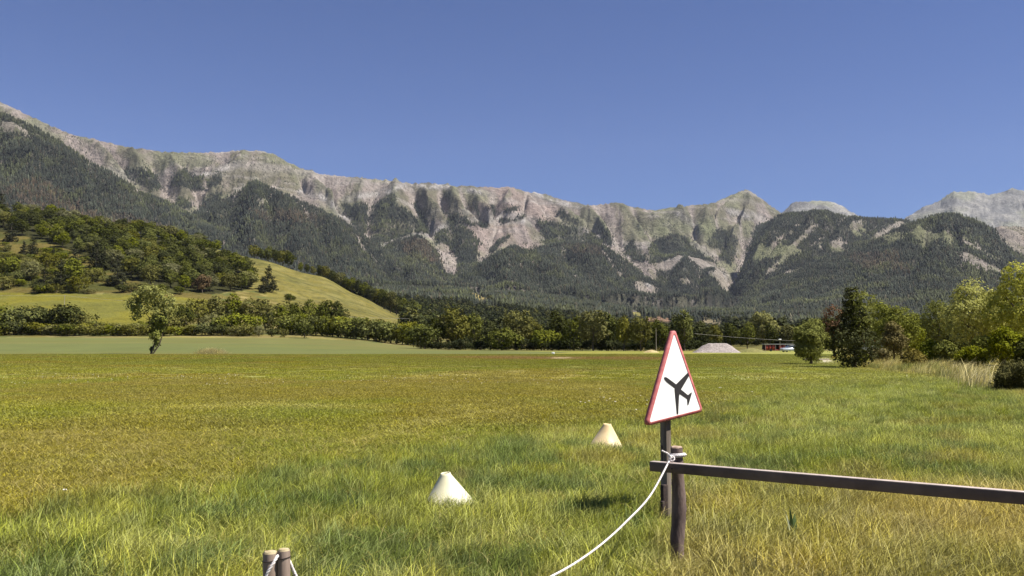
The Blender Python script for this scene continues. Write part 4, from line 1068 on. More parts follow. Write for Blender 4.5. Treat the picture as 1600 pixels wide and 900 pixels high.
big_tree('tall_tree', 1596, 66, 398, 66, GN2, 'tallest yellow-green tree cut by the right edge of the picture', .14, 2700, 10, 112, z0=.0, clr=.19, n=28, trunk_r=.15)
big_tree('tall_tree', 1560, 80, 440, 48, GN1, 'green tree filling the gap between the two tall yellow-green trees', .18, 1200, 9, 113, z0=.05, clr=.3, trunk_r=.12)
big_tree('tall_tree', 1660, 74, 405, 46, GN2, 'yellow-green tree just beyond the right edge', .18, 1300, 9, 114, z0=.1, clr=.3, trunk_r=.14)
GN5 = mat_leaf('bramble_leaves', (.040, .040, .012), (.13, .12, .035), .15, .1, nscale=4)
big_tree('dark_bush', 1586, 31, 562, 42, GN5, 'dark tangled bush at the right edge in front of the dry grass', .065, 1500, 10, 115, z0=-.1, category='bush', clr=.17, trunk_r=.03)
big_tree('leafy_tree', 1300, 110, 492, 26, G3, 'dark tree half hidden behind the conical tree', .25, 600, 8, 116, z0=0, clr=.35)
big_tree('leafy_tree', 1435, 110, 484, 30, G3, 'dark background tree seen between the right-hand groups', .25, 600, 8, 117, z0=0, clr=.35)
big_tree('sapling_bush', 1348, 66, 545, 10, GN1, 'small upright sapling at the foot of the conical tree', .11, 220, 8, 118, z0=0, category='bush', clr=.16, trunk_r=.03)

for i_, (px_, Y_, top_, hp_, mt_, lb_) in enumerate([(1345, 100, 490, 34, G3, 'dark filler tree behind the conical tree, low and wide'), (1420, 92, 505, 30, GN1, 'green bushy shrub between the brownish bush and the yellow-green bush'), (1490, 98, 470, 34, GN4, 'olive-brown tree in the gap left of the tall yellow-topped trees'), (1515, 62, 540, 26, GN1, 'low leafy shrub under the second tall tree'), (1570, 60, 505, 34, GN1, 'green thicket under the tallest tree at the right edge'), (1610, 56, 520, 34, GN3, 'dark thicket at the right edge behind the tangled bush'), (1478, 70, 530, 18, GN1, 'small green bush right of the yellow-green bush'), (1372, 74, 545, 18, GN4, 'small brownish shrub in the dry grass right of the conical tree'), (1426, 66, 548, 20, GN4, 'low brownish-yellow shrub at the edge of the dry grass')]):
    big_tree('leafy_shrub' if top_ > 500 else 'leafy_tree', px_, Y_, top_, hp_, mt_, lb_, .17, 650, 8, 130 + i_, z0=-.05, category='bush' if top_ > 500 else 'tree', clr=.27)

# --- the lone leaning tree in the crop field
a, b = ray(240, 553.5); Yt = 150.0; xt = float(a) * Yt; zt = gz(xt, Yt)
GL = mat_leaf('lone_tree_leaves', (.17, .175, .050), (.30, .30, .11), .3, .1, nscale=.5)
o = empty('lone_tree', (xt, Yt, zt), 'lone slender tree with open crown above a leafy leaning stem at the crop edge', 'tree')
r = np.random.default_rng(120); k = Yt / F
def tl(px_, py_, rx, rz): return (np.array([(px_ - 238) * k, r.uniform(-1, 1), (553 - py_) * k]), np.array([rx * k, rx * k, rz * k]))
Lb = [tl(215, 460, 14, 12), tl(232, 456, 14, 10), tl(205, 475, 10, 10), tl(222, 478, 14, 12), tl(244, 465, 14, 12), tl(258, 472, 13, 12), tl(262, 488, 10, 10), tl(246, 488, 13, 12), tl(205, 492, 9, 8), tl(230, 468, 18, 14)]
link('crown', crown_mesh(Lb, 520, 8, .36, r, GL, .5), o)
Ls = [tl(248, 500, 12, 9), tl(244, 512, 11, 9), tl(243, 524, 8, 8), tl(241, 536, 4, 6), tl(232, 547, 3, 4)]
link('lower_foliage', crown_mesh(Ls, 300, 8, .32, r, G1, .38), o)
m = MB()
m.tube([(-.5, 0, -.1), (0.1, 0, 1.6), (.6, 0, 4), (.6, 0, 7), (-.5, 0, 9.5)], [.16, .13, .11, .09, .04], 6)
m.tube([(-.2, 0, -.1), (.9, .1, 1.5), (1.4, .1, 3.5), (1.6, 0, 7), (2.2, 0, 9)], [.13, .1, .09, .07, .03], 6)
m.tube([(.6, 0, 4), (-.8, 0, 6), (-2.6, 0, 8)], [.08, .06, .03], 5); m.tube([(.6, 0, 6), (0, .5, 8), (-1, 1, 10)], [.08, .06, .03], 5)
link('trunk', m.mesh('trunk', BARK, True), o)

# ------------------------------------------------------------------ foreground grass
def blade_set(rng, n, h, spread, width, lean, curve, mat, seed_heads=0, segs=3):
    """a tuft of curved tapering blades"""
    base = rng.normal(0, spread, (n, 2)); hh = h * rng.uniform(.45, 1.15, n)
    az = rng.random(n) * 6.28
    dirx = np.cos(az) * curve + lean * rng.uniform(.5, 1.3, n); diry = np.sin(az) * curve
    fa = rng.random(n) * 6.28; wx, wy = np.cos(fa) * width / 2, np.sin(fa) * width / 2
    V = []; T = []; Q = []
    ts = np.linspace(0, 1, segs + 1)
    cols = []
    for t in ts[:-1]:
        cx = base[:, 0] + dirx * hh * t ** 1.8; cy = base[:, 1] + diry * hh * t ** 1.8
        drop = 1 - .35 * np.clip(np.hypot(dirx, diry), 0, 1.4) * t ** 2
        cz = hh * t * drop; wd = (1 - t * .55)
        cols.append(np.stack([cx - wx * wd, cy - wy * wd, cz], 1)); cols.append(np.stack([cx + wx * wd, cy + wy * wd, cz], 1))
    cx = base[:, 0] + dirx * hh; cy = base[:, 1] + diry * hh; cz = hh * (1 - .35 * np.clip(np.hypot(dirx, diry), 0, 1.4))
    cols.append(np.stack([cx, cy, cz], 1))
    nv = len(cols); V = np.stack(cols, 1).reshape(-1, 3)
    b0 = np.arange(n) * nv
    for s_ in range(segs - 1): Q.append(np.stack([b0 + 2 * s_, b0 + 2 * s_ + 1, b0 + 2 * s_ + 3, b0 + 2 * s_ + 2], 1))
    T.append(np.stack([b0 + 2 * (segs - 1), b0 + 2 * (segs - 1) + 1, b0 + 2 * segs], 1))
    return np_mesh('grass_kind', V, [np.concatenate(T), np.concatenate(Q)], mat=mat)

M_GRASS = mat_leaf('grass_blades', (.96, .96, .96), (1.16, 1.16, 1.16), .22, .35, tint=True, rough=.7, spec=.1, nscale=3, isl_var=.62)
rb = np.random.default_rng(40)
longk = [blade_set(rb, 40, .24, .065, .0055, .42, .55, M_GRASS) for _ in range(5)] + [blade_set(rb, 40, .18, .075, .0055, .3, 1.0, M_GRASS) for _ in range(3)]
shortk = [blade_set(rb, 70, .065, .11, .007, .2, .8, M_GRASS, segs=2) for _ in range(5)]
patchk = [blade_set(rb, 100, .075, .28, .015, .2, .8, M_GRASS, segs=2) for _ in range(5)]
strawk = [blade_set(rb, 9, .30, .08, .0045, .4, 1.2, M_GRASS) for _ in range(3)]
kinds = longk + shortk + patchk + strawk
iL, iS, iP, iW = 0, len(longk), len(longk) + len(shortk), len(longk) + len(shortk) + len(patchk)

def fan_points(rng, n, y0, y1, txm_=.68):
    Yv = np.sqrt(rng.uniform(y0 ** 2, y1 ** 2, n)); return rng.uniform(-1, 1, n) * (txm_ * Yv + 2.5), Yv
PTS = []
def add_grass(X, Y, scale, idx, tint, azj=.9):
    n = len(X); PTS.append((X, Y, scale, idx, tint, rb.normal(0.15, azj, n)))

# near zone: long or short according to the sward
X1, Y1 = fan_points(rb, 34000, 2.0, 16)
L1 = longness(X1, Y1); lng = rb.random(len(X1)) < L1
pxn, pyn = proj(X1, Y1, 0 * X1)
C1 = grass_color(X1, Y1)
sc = np.where(lng, rb.uniform(.6, 1.2, len(X1)) * (.65 + .6 * fbm(X1 / .9, Y1 / .9, 2, 50)), rb.uniform(.8, 1.5, len(X1)))
ix = np.where(lng, rb.integers(0, len(longk), len(X1)), iS + rb.integers(0, 5, len(X1)))
add_grass(X1, Y1, sc, ix, C1)
X2, Y2 = fan_points(rb, 33000, 11, 40)
L2 = longness(X2, Y2); lng = rb.random(len(X2)) < L2 * .8; C2 = grass_color(X2, Y2)
add_grass(X2, Y2, np.where(lng, rb.uniform(.7, 1.1, len(X2)), rb.uniform(.7, 1.3, len(X2))), np.where(lng, rb.integers(0, len(longk), len(X2)), iP + rb.integers(0, 5, len(X2))), C2)
X3, Y3 = fan_points(rb, 34000, 36, 140)
L3 = longness(X3, Y3)
C3 = grass_color(X3, Y3); add_grass(X3, Y3, rb.uniform(.8, 1.5, len(X3)) * (1 + .8 * L3) * np.clip(Y3 / 60, 1, 1.7), iP + rb.integers(0, 5, len(X3)), C3)
# straw in the dry tangle and here and there
X4, Y4 = fan_points(rb, 12000, 4.2, 16)
p4x, p4y = proj(X4, Y4, 0 * X4)
pr4 = sstep(980, 1100, p4x) * sstep(720, 800, p4y) * .7 + .24
k4 = rb.random(len(X4)) < pr4; X4, Y4 = X4[k4], Y4[k4]
C4 = np.array([[.34, .27, .11]]) * rb.uniform(.6, 1.25, (len(X4), 1))
add_grass(X4, Y4, rb.uniform(.5, 1.0, len(X4)), iW + rb.integers(0, 3, len(X4)), C4, azj=2)
GX = np.concatenate([p[0] for p in PTS]); GY_ = np.concatenate([p[1] for p in PTS]); GS = np.concatenate([p[2] for p in PTS]); GI = np.concatenate([p[3] for p in PTS]); GT = np.concatenate([p[4] for p in PTS]); GA = np.concatenate([p[5] for p in PTS])
GZ = height(GX, GY_)
def thin(x, y, rx, y0, y1, k):
    global GS
    GS = np.where((np.abs(GX - x) < rx) & (GY_ > y0) & (GY_ < y1), GS * k, GS)
thin(float(P(1059, 862, 6.72).x), 0, .16, 6.1, 6.85, .38); thin(float(P(1045, 790, 8.4).x), 0, .18, 7.7, 8.6, .5)
ok = ~((np.abs(proj(GX, GY_, GZ)[0] - 1290) < 12) & (np.abs(proj(GX, GY_, GZ)[1] - 563) < 4))
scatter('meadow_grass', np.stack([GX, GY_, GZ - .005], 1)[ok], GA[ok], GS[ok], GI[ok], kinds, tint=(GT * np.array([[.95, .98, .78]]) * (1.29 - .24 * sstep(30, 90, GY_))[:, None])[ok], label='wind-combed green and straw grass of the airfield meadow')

fl = MB()
for k in range(5):
    a_ = k * 1.257; fl.add([[math.cos(a_) * .004, math.sin(a_) * .004, .085], [math.cos(a_ - .5) * .016, math.sin(a_ - .5) * .016, .095], [math.cos(a_) * .022, math.sin(a_) * .022, .085], [math.cos(a_ + .5) * .016, math.sin(a_ + .5) * .016, .095]], [[0, 1, 2, 3]])
M_FLOWER = mat_noise('clover_white', (.60, .57, .48), (.78, .75, .66), 20)
fk = fl.mesh('flower_kind', M_FLOWER)
XF, YF = fan_points(rb, 900, 7, 45); kf = (longness(XF, YF) < .6) & (fbm(XF / 5, YF / 6, 2, 112) > .45); XF, YF = XF[kf], YF[kf]
scatter('white_clover', np.stack([XF, YF, height(XF, YF)], 1), rb.random(len(XF)) * 6, rb.uniform(.7, 1.4, len(XF)), np.zeros(len(XF), int), [fk], label='tiny white clover flowers dotted over the mown grass')

# tall dry grass band on the right + clump in the crop + straw by field edge
tallk = [blade_set(rb, 26, 1.0, .22, .014, .55, .5, M_GRASS) for _ in range(4)]
def band(pts_poly, n, hmin, hmax, colr, y0, y1, seed, extra=None):
    r = np.random.default_rng(seed); Yv = np.sqrt(r.uniform(y0 ** 2, y1 ** 2, n * 8)); tv = r.uniform(-.66, .66, n * 8); Xv = tv * Yv
    Zv = height(Xv, Yv); a_, b_ = proj(Xv, Yv, Zv); k_ = inpoly(a_, b_, pts_poly); Xv, Yv, Zv = Xv[k_][:n], Yv[k_][:n], Zv[k_][:n]
    return np.stack([Xv, Yv, Zv], 1), r.uniform(hmin, hmax, len(Xv)), np.array([colr]) * r.uniform(.7, 1.25, (len(Xv), 1)), r
P1, s1, t1, r1 = band([(1340, 571), (1400, 566), (1500, 570), (1560, 590), (1545, 606), (1500, 600), (1440, 588), (1380, 580)], 1500, .35, .75, [.52, .44, .17], 30, 95, 61)
P2, s2, t2, r2 = band([(1495, 590), (1550, 596), (1545, 612), (1500, 606)], 160, .9, 1.35, [.55, .47, .22], 28, 50, 62)
P3, s3, t3, r3 = band([(1000, 549.5), (1036, 549.5), (1036, 551.5), (1000, 551.5)], 120, .8, 1.5, [.45, .35, .14], 150, 230, 63)
P4, s4, t4, r4 = band([(1270, 560), (1340, 556), (1330, 562), (1290, 561)], 300, .4, .8, [.40, .30, .08], 60, 140, 65)
nb = fbm(P1[:, 0] / 1.8, P1[:, 1] / 2.5, 3, 110); s1 = s1 * (.45 + 1.1 * nb); t1 = mixc(t1, [.17, .19, .05], sstep(.48, .6, fbm(P1[:, 0] / 2.5 + 9, P1[:, 1] / 4, 3, 111)) * .85)
PP = np.concatenate([P1, P2, P3, P4]); SS = np.concatenate([s1, s2, s3, s4]); TT = np.concatenate([t1, t2, t3, t4])
scatter('dry_grass', PP, r1.random(len(PP)) * 1.2 - .4, SS, r1.integers(0, 4, len(PP)), tallk, tint=TT, label='tall straw-coloured dry grass in front of the right-hand trees')
a, b = ray(330, 552); x0 = float(a) * 152
r = np.random.default_rng(66); n = 170
xx = x0 + r.normal(0, 1.4, n); yy = 152 + r.normal(0, 1.2, n)
scatter('dry_grass_clump', np.stack([xx, yy, height(xx, yy)], 1), r.random(n) * 6, r.uniform(.8, 1.5, n) * np.exp(-((xx - x0) / 3.2) ** 2), r.integers(0, 4, n), tallk, tint=np.array([[.42, .36, .15]]) * r.uniform(.7, 1.2, (n, 1)), label='pale straw-coloured grass clump at the crop edge right of the lone tree')

# ------------------------------------------------------------------ sign, fence, rope
WOOD_G = mat_noise('weathered_post_wood', (.10, .080, .062), (.26, .215, .175), 9, .85, .003, 60, (1, 1, .12))
WOOD_R = mat_noise('round_post_bark', (.075, .052, .045), (.185, .135, .115), 16, .9, .006, 40, (1, 1, .3), c3=(.24, .19, .16))
WOOD_TOP = mat_noise('cut_end_wood', (.28, .19, .14), (.42, .31, .23), 30, .8)
WOOD_D = mat_noise('dark_rail_wood', (.075, .052, .042), (.19, .135, .108), 5, .75, .002, 50, (.3, .3, .3))
WHITE = mat_noise('sign_white_paint', (.78, .78, .74), (.84, .84, .80), 3, .45)
RED = mat_noise('faded_red_paint', (.36, .075, .075), (.50, .16, .15), 14, .6, c3=(.60, .30, .27))
BLACK = mat_noise('black_print', (.018, .016, .016), (.030, .026, .026), 10, .55)
STEEL = mat_noise('galvanised_steel', (.30, .29, .28), (.42, .41, .39), 20, .45, metallic=.6)
IRON = mat_noise('rusty_dark_iron', (.020, .016, .015), (.06, .040, .032), 40, .85, .001, 90)
ROPE = mat_noise('white_rope', (.62, .56, .54), (.78, .73, .70), 60, .85, .003, 120)

# sign plane from its three corners
Yl, Yr = 7.95, 8.68
A = P(1010, 666, Yl); B = P(1099, 643, Yr); mid_ = (A + B) / 2
T_ = P(1053.5, 511, (Yl + Yr) / 2)
ux = (B - A).normalized(); nz = ux.cross(T_ - A).normalized(); 
if nz.y > 0: nz = -nz
uy = nz.cross(ux)
if uy.z < 0: uy = -uy
org = A
def loc2(px_, py_):
    a, b = ray(px_, py_); d = Vector((float(a), 1, float(b))); o_ = Vector((0, 0, EYE))
    t = (org - o_).dot(nz) / d.dot(nz); p = o_ + d * t - org
    return (p.dot(ux), p.dot(uy))
side = (B - A).length; apex = ((T_ - A).dot(ux), (T_ - A).dot(uy))
print('sign side', side, 'apex', apex)
from mathutils import Matrix
sign = empty('warning_sign', A, 'white triangular aircraft warning sign with red border on a square wooden post', 'sign')
ctr = (np.array([0, 0]) + np.array([side, 0]) + np.array(apex)) / 3
def rounded(tri, rad, seg=6):
    out = []
    tri = np.array(tri, float)
    for i in range(3):
        p0, p, p1 = tri[i - 1], tri[i], tri[(i + 1) % 3]
        d0 = (p0 - p) / np.linalg.norm(p0 - p); d1 = (p1 - p) / np.linalg.norm(p1 - p)
        ang = math.acos(np.clip(d0 @ d1, -1, 1)); tl_ = rad / math.tan(ang / 2)
        c = p + (d0 + d1) / np.linalg.norm(d0 + d1) * rad / math.sin(ang / 2)
        a0 = p + d0 * tl_ - c; a1 = p + d1 * tl_ - c
        t0 = math.atan2(a0[1], a0[0]); t1 = math.atan2(a1[1], a1[0]); dt = (t1 - t0 + math.pi) % (2 * math.pi) - math.pi
        for s_ in range(seg + 1): out.append(c + rad * np.array([math.cos(t0 + dt * s_ / seg), math.sin(t0 + dt * s_ / seg)]))
    return np.array(out)
def inset(tri, d):
    tri = np.array(tri, float); out = []
    for i in range(3):
        p0, p, p1 = tri[i - 1], tri[i], tri[(i + 1) % 3]
        d0 = (p0 - p) / np.linalg.norm(p0 - p); d1 = (p1 - p) / np.linalg.norm(p1 - p)
        bis = (d0 + d1) / np.linalg.norm(d0 + d1); ang = math.acos(d0 @ d1)
        out.append(p + bis * d / math.sin(ang / 2))
    return np.array(out)
tri = np.array([[0, 0], [side, 0], apex])
def W3(p2, d=0): return np.array([list(ux * float(q_[0]) + uy * float(q_[1]) + nz * d) for q_ in p2])
outer = rounded(tri, .035); inner = rounded(inset(tri, .026), .018); n_ = len(outer)
DEP = .040
m = MB(); fr = W3(inner, -.004); m.add(np.vstack([fr, W3([inset(tri, .026).mean(0)], -.004)]), [[i, (i + 1) % n_, n_] for i in range(n_)])
bk = W3(outer, -.012); m.add(np.vstack([bk, W3([tri.mean(0)], -.012)]), [[(i + 1) % n_, i, n_] for i in range(n_)])
link('panel', m.mesh('panel', WHITE), sign)
m = MB()
ring = np.vstack([W3(outer, 0), W3(inner, 0), W3(outer, -DEP), W3(rounded(inset(tri, .002), .033), -DEP)])
q4 = []
for i in range(n_):
    j = (i + 1) % n_
    q4 += [[i, j, n_ + j, n_ + i], [i, 2 * n_ + i, 2 * n_ + j, j], [2 * n_ + i, 3 * n_ + i, 3 * n_ + j, 2 * n_ + j]]
m.add(ring, q4)
ring2 = np.vstack([W3(inner, 0), W3(inner, -.004)]); m.add(ring2, [[i, (i + 1) % n_, n_ + (i + 1) % n_, n_ + i] for i in range(n_)])
link('border', m.mesh('border', RED), sign, label='faded red folded rim')
s5 = 5.29
def crop_px(p): return (1000 + p[0] / s5, 505 + p[1] / s5)
shape = [(200, 452), (204, 446), (212, 445), (224, 449), (297, 503), (300, 505), (400, 405), (408, 402), (414, 410), (410, 430), (340, 548), (398, 595), (425, 571), (429, 576), (428, 584), (402, 674), (397, 678), (394, 672), (391, 626), (329, 584), (324, 600), (317, 752), (306, 752), (287, 545), (290, 538), (222, 486), (206, 468)]
sp2 = [loc2(*crop_px(p)) for p in shape]
import bmesh
bm = bmesh.new(); vv = [bm.verts.new(W3([p], -.0005)[0]) for p in sp2]; f_ = bm.faces.new(vv)
r3 = bmesh.ops.extrude_face_region(bm, geom=[f_])
bmesh.ops.translate(bm, verts=[g for g in r3['geom'] if isinstance(g, bmesh.types.BMVert)], vec=-nz * .002)
bmesh.ops.triangulate(bm, faces=bm.faces[:]); me = bpy.data.meshes.new('aircraft_symbol'); bm.to_mesh(me); bm.free(); me.materials.append(BLACK)
link('aircraft_symbol', me, sign, label='black aircraft silhouette flying up to the left')
# post, behind the panel, in world axes (sign empty is not rotated)
ang = math.atan2(ux.y, ux.x); Rz = rotz(ang)
pc = np.array(mid_) - np.array(A) + np.array(-nz) * (DEP + .036)
pc[0] -= .035
zt_ = .35; zb_ = -A.z - .25
m = MB(); m.box((pc[0], pc[1], (zt_ + zb_) / 2), (.078, .07, zt_ - zb_), Rz, .004); link('sign_post', m.mesh('sign_post', WOOD_G), sign)
for hz_ in (.10, .28):
    m = MB(); m.box((pc[0] - float(nz.x) * -.036, pc[1] + float(nz.y) * .036, hz_), (.16, .012, .035), Rz); link('bracket', m.mesh('bracket', STEEL), sign)

# fence: round post and rail fastened to it
Yp = 6.72
base = P(1059, 862, Yp); pxm = base.x
fence = empty('wooden_fence', (pxm, Yp, 0), 'low fence of one round brown post with a dark rail running right', 'fence')
r = np.random.default_rng(7)
ztop = float(P(1057, 699, Yp).z)
cent = [(1058.5, 870), (1058, 845), (1060, 815), (1061.5, 790), (1060, 765), (1059, 740), (1058, 715), (1057, 699)]
path = []
for cx, cy in cent:
    p_ = P(cx, cy, Yp); path.append([p_.x - pxm, 0, p_.z])
path = [[path[0][0], 0, -.25]] + path
rad = [.052, .051, .050, .052, .053, .050, .047, .045, .044]
pn = np.array(path); ts = np.linspace(0, len(pn) - 1, 26); pf = np.stack([np.interp(ts, range(len(pn)), pn[:, i]) for i in range(3)], 1); rf = np.interp(ts, range(len(rad)), rad) * (1 + .03 * r.standard_normal(26))
m = MB(); m.tube(pf, rf, 14, cap=False, jit=.03, rng=r); link('post', m.mesh('post', WOOD_R, True), fence)
top = pf[-1]; a_ = np.arange(14) / 14 * 2 * math.pi
m = MB(); c0 = np.stack([top[0] + np.cos(a_) * .045, top[1] + np.sin(a_) * .045, np.full(14, top[2] - .003)], 1); c1 = np.stack([top[0] + np.cos(a_) * .038, top[1] + np.sin(a_) * .038, top[2] + .008 + .003 * r.standard_normal(14)], 1)
m.add(np.vstack([c0, c1, [[top[0], top[1], top[2] + .012]]]), [[i, (i + 1) % 14, 14 + (i + 1) % 14, 14 + i] for i in range(14)]); m.add(np.vstack([c1, [[top[0], top[1], top[2] + .012]]]), [[i, (i + 1) % 14, 14] for i in range(14)])
link('post_top', m.mesh('post_top', WOOD_TOP), fence)
# rail ends
e0 = P(1018, 728.5, 6.68); e1 = P(1600, 778.5, 5.12); dirv = (e1 - e0).normalized(); e2 = e1 + dirv * 1.6
L_ = (e2 - e0).length; c_ = (e0 + e2) / 2 - Vector((pxm, Yp, 0))
rx = dirv; ry = Vector((0, 0, 1)).cross(rx).normalized(); rz_ = rx.cross(ry)
R_ = np.array([[rx[i], ry[i], rz_[i]] for i in range(3)])
m = MB(); m.box(c_, (L_, .058, .066), R_, .003); link('rail', m.mesh('rail', WOOD_D), fence)
LIT_TOP = mat_noise('sunlit_weathered_wood', (.34, .27, .24), (.50, .42, .38), 12, .85, .001, 60, (1, 1, 1))  # weathered top, with the rail's sunlit strip put into the pale colour
m = MB(); m.box(c_ + rz_ * .0355, (L_ - .004, .056, .006), R_, .001); link('rail_top', m.mesh('rail_top', LIT_TOP), fence, label='weathered upper face of the rail with its sunlit strip painted pale')
for t_ in (.18,):
    q_ = e0 + dirv * .19 - ry * .030 - Vector((pxm, Yp, 0)); m = MB(); m.tube([np.array(q_), np.array(q_) - np.array(ry) * .006], .006, 8); link('nail', m.mesh('nail', IRON), fence)
# the far end post, out of the frame
q_ = e2 - dirv * .1 - Vector((pxm, Yp, 0)) + ry * .075; m = MB(); m.tube([(q_.x, q_.y, -.2), (q_.x + .01, q_.y, .4), (q_.x, q_.y, e2.z + .1)], [.05, .048, .045], 12, True, .03, r); link('post', m.mesh('post', WOOD_R, True), fence)

# rope: loops on the post, knot, then a long sag to the two stakes
def catmull(pts, k=10):
    pts = np.array(pts, float); pts = np.vstack([2 * pts[0] - pts[1], pts, 2 * pts[-1] - pts[-2]]); out = []
    for i in range(1, len(pts) - 2):
        for t in np.linspace(0, 1, k, endpoint=False):
            p0, p1, p2, p3 = pts[i - 1:i + 3]
            out.append(.5 * ((2 * p1) + (-p0 + p2) * t + (2 * p0 - 5 * p1 + 4 * p2 - p3) * t * t + (-p0 + 3 * p1 - 3 * p2 + p3) * t ** 3))
    out.append(pts[-2]); return np.array(out)
rope = empty('rope', (pxm, Yp, 0), 'white rope knotted round the fence post and sagging down to the left', 'rope')
O3 = np.array([pxm, Yp, 0])
def twist_tube(m, path, r0):
    """three-strand laid rope"""
    path = np.array(path); d = np.linalg.norm(np.diff(path, axis=0), axis=1); s = np.concatenate([[0], np.cumsum(d)])
    n = max(8, int(s[-1] / .008)); ss = np.linspace(0, s[-1], n); pf = np.stack([np.interp(ss, s, path[:, i]) for i in range(3)], 1)
    tan = np.gradient(pf, axis=0); tan /= np.linalg.norm(tan, axis=1)[:, None]
    up_ = np.array([0, 0, 1.]) if abs(tan[0][2]) < .95 else np.array([1., 0, 0])
    u_ = np.cross(tan, up_); u_ /= np.maximum(np.linalg.norm(u_, axis=1)[:, None], 1e-6); w_ = np.cross(tan, u_)
    for k in range(3):
        ph = ss / .05 * 2 * math.pi + k * 2.094
        m.tube(pf + (np.cos(ph) * r0 * .5)[:, None] * u_ + (np.sin(ph) * r0 * .5)[:, None] * w_, r0 * .58, 5)
m = MB()
P0 = P(1049, 714, 6.62); P1_ = P(447, 866, 3.46)
kn = []
for s_, z_ in [(0, P0.z), (.1, .545), (.2, .43), (.3, .345), (.4, .295), (.5, .275), (.6, .265), (.72, .26), (.84, .27), (.93, .36), (.965, .56), (1, P1_.z)]:
    kn.append([P0.x + (P1_.x - P0.x) * s_, P0.y + (P1_.y - P0.y) * s_, z_])
twist_tube(m, catmull(kn, 10) - O3, .0072)
link('sagging_line', m.mesh('sagging_line', ROPE, True), rope)
zk = P(1055, 713, 6.66).z
m = MB()
cx0 = path[-2][0]
for dz_, rr_ in ((.010, .057), (-.008, .058), (.002, .066)):
    a_ = np.linspace(0, 2 * math.pi, 30); twist_tube(m, np.stack([cx0 + np.cos(a_) * rr_, np.sin(a_) * rr_, zk + dz_ + .006 * np.cos(a_ + 1)], 1), .0065)
link('post_loops', m.mesh('post_loops', ROPE, True), rope)
m = MB()
k0 = np.array(P(1049, 716, 6.6)) - O3
a_ = np.linspace(0, 4 * math.pi, 50); twist_tube(m, np.stack([k0[0] + .020 * np.cos(a_), k0[1] - .012 + .006 * np.sin(2 * a_), k0[2] + .018 * np.sin(a_)], 1), .0065)
tail = [np.array(P(x_, y_, 6.58)) - O3 for x_, y_ in [(1050, 716), (1044, 709), (1038, 706), (1034, 704)]]
twist_tube(m, catmull(tail, 8), .0062)
link('knot', m.mesh('knot', ROPE, True), rope)
# ends at the two stakes
m = MB(); Ys_ = 3.42
l1 = [P(434, 868, 3.39), P(430, 875, 3.37), P(422, 888, 3.36), P(416, 900, 3.36), P(412, 925, 3.37)]
twist_tube(m, catmull([np.array(v_) - O3 for v_ in l1], 8), .0062)
l2 = [P(434, 868, 3.42), P(440, 864, 3.47), P(447, 866, 3.46)]
twist_tube(m, catmull([np.array(v_) - O3 for v_ in l2], 8), .0062)
link('stake_wrap', m.mesh('stake_wrap', ROPE, True), rope)

GREYWOOD = mat_noise('grey_stake_wood', (.19, .135, .105), (.36, .28, .225), 18, .85, .002, 60, (1, 1, .12))
STAKETOP = mat_noise('pale_cut_wood', (.34, .27, .15), (.50, .42, .26), 40, .85)
for i, (px_, topy, rad_, lb) in enumerate([(424, 864, .028, 'left, rope-crossed one of two grey stakes at the bottom edge'), (445, 860, .023, 'right, slightly taller one of two grey stakes at the bottom edge')]):
    tp = P(px_, topy, 3.42); st = empty('wooden_stake', (tp.x, tp.y, 0), lb, 'stake', 'pair of stakes at the bottom edge')
    zz = np.linspace(-.2, tp.z, 12); m = MB(); m.tube(np.stack([.004 * np.sin(zz * 5), 0 * zz, zz], 1), np.full(12, rad_) * (1 + .02 * r.standard_normal(12)), 14, False, .02, r); link('shaft', m.mesh('shaft', GREYWOOD, True), st)
    a_ = np.arange(14) / 14 * 2 * math.pi; t0 = .004 * math.sin(zz[-1] * 5)
    m = MB(); m.add(np.vstack([np.stack([t0 + np.cos(a_) * rad_ * .98, np.sin(a_) * rad_ * .98, np.full(14, tp.z - .004)], 1), np.stack([t0 + np.cos(a_) * rad_ * .8, np.sin(a_) * rad_ * .8, tp.z + .006 + .002 * r.standard_normal(14)], 1)]), [[k, (k + 1) % 14, 14 + (k + 1) % 14, 14 + k] for k in range(14)])
    m.add(np.vstack([np.stack([t0 + np.cos(a_) * rad_ * .8, np.sin(a_) * rad_ * .8, np.full(14, tp.z + .006)], 1), [[t0, 0, tp.z + .009]]]), [[k, (k + 1) % 14, 14] for k in range(14)]); link('cut_top', m.mesh('cut_top', STAKETOP), st)
    m = MB(); zr = P(px_, topy + 11, 3.42).z; a2 = np.linspace(0, 2 * math.pi, 24); m.tube(np.stack([t0 + np.cos(a2) * (rad_ + .002), np.sin(a2) * (rad_ + .002), zr + .004 * np.cos(a2)], 1), .0016, 5); link('wire_ring', m.mesh('wire_ring', IRON), st)

# iron rod and rotten stump left of the sign post
p_ = P(1036, 790, 8.35); rod = empty('iron_rod', (p_.x, p_.y, 0), 'thin dark iron rod standing upright left of the sign post', 'rod')
m = MB(); m.tube([(0, 0, -.2), (.004, 0, .3), (-.004, 0, P(1036, 696, 8.35).z)], .007, 7); link('shaft', m.mesh('shaft', IRON), rod)
p_ = P(1038, 790, 8.30); stp = empty('rotten_stump', (p_.x, p_.y, 0), 'blackened rotten wood stump at the foot of the sign post', 'stump')
m = MB(); zt2 = P(1038, 757, 8.3).z; m.box((0, 0, zt2 / 2 - .05), (.055, .05, zt2 + .1), rotz(.4), .008); m.box((-.02, -.03, zt2 / 4), (.05, .03, zt2 / 1.8), rotz(.9), .006); link('stump_wood', m.mesh('stump_wood', IRON), stp)

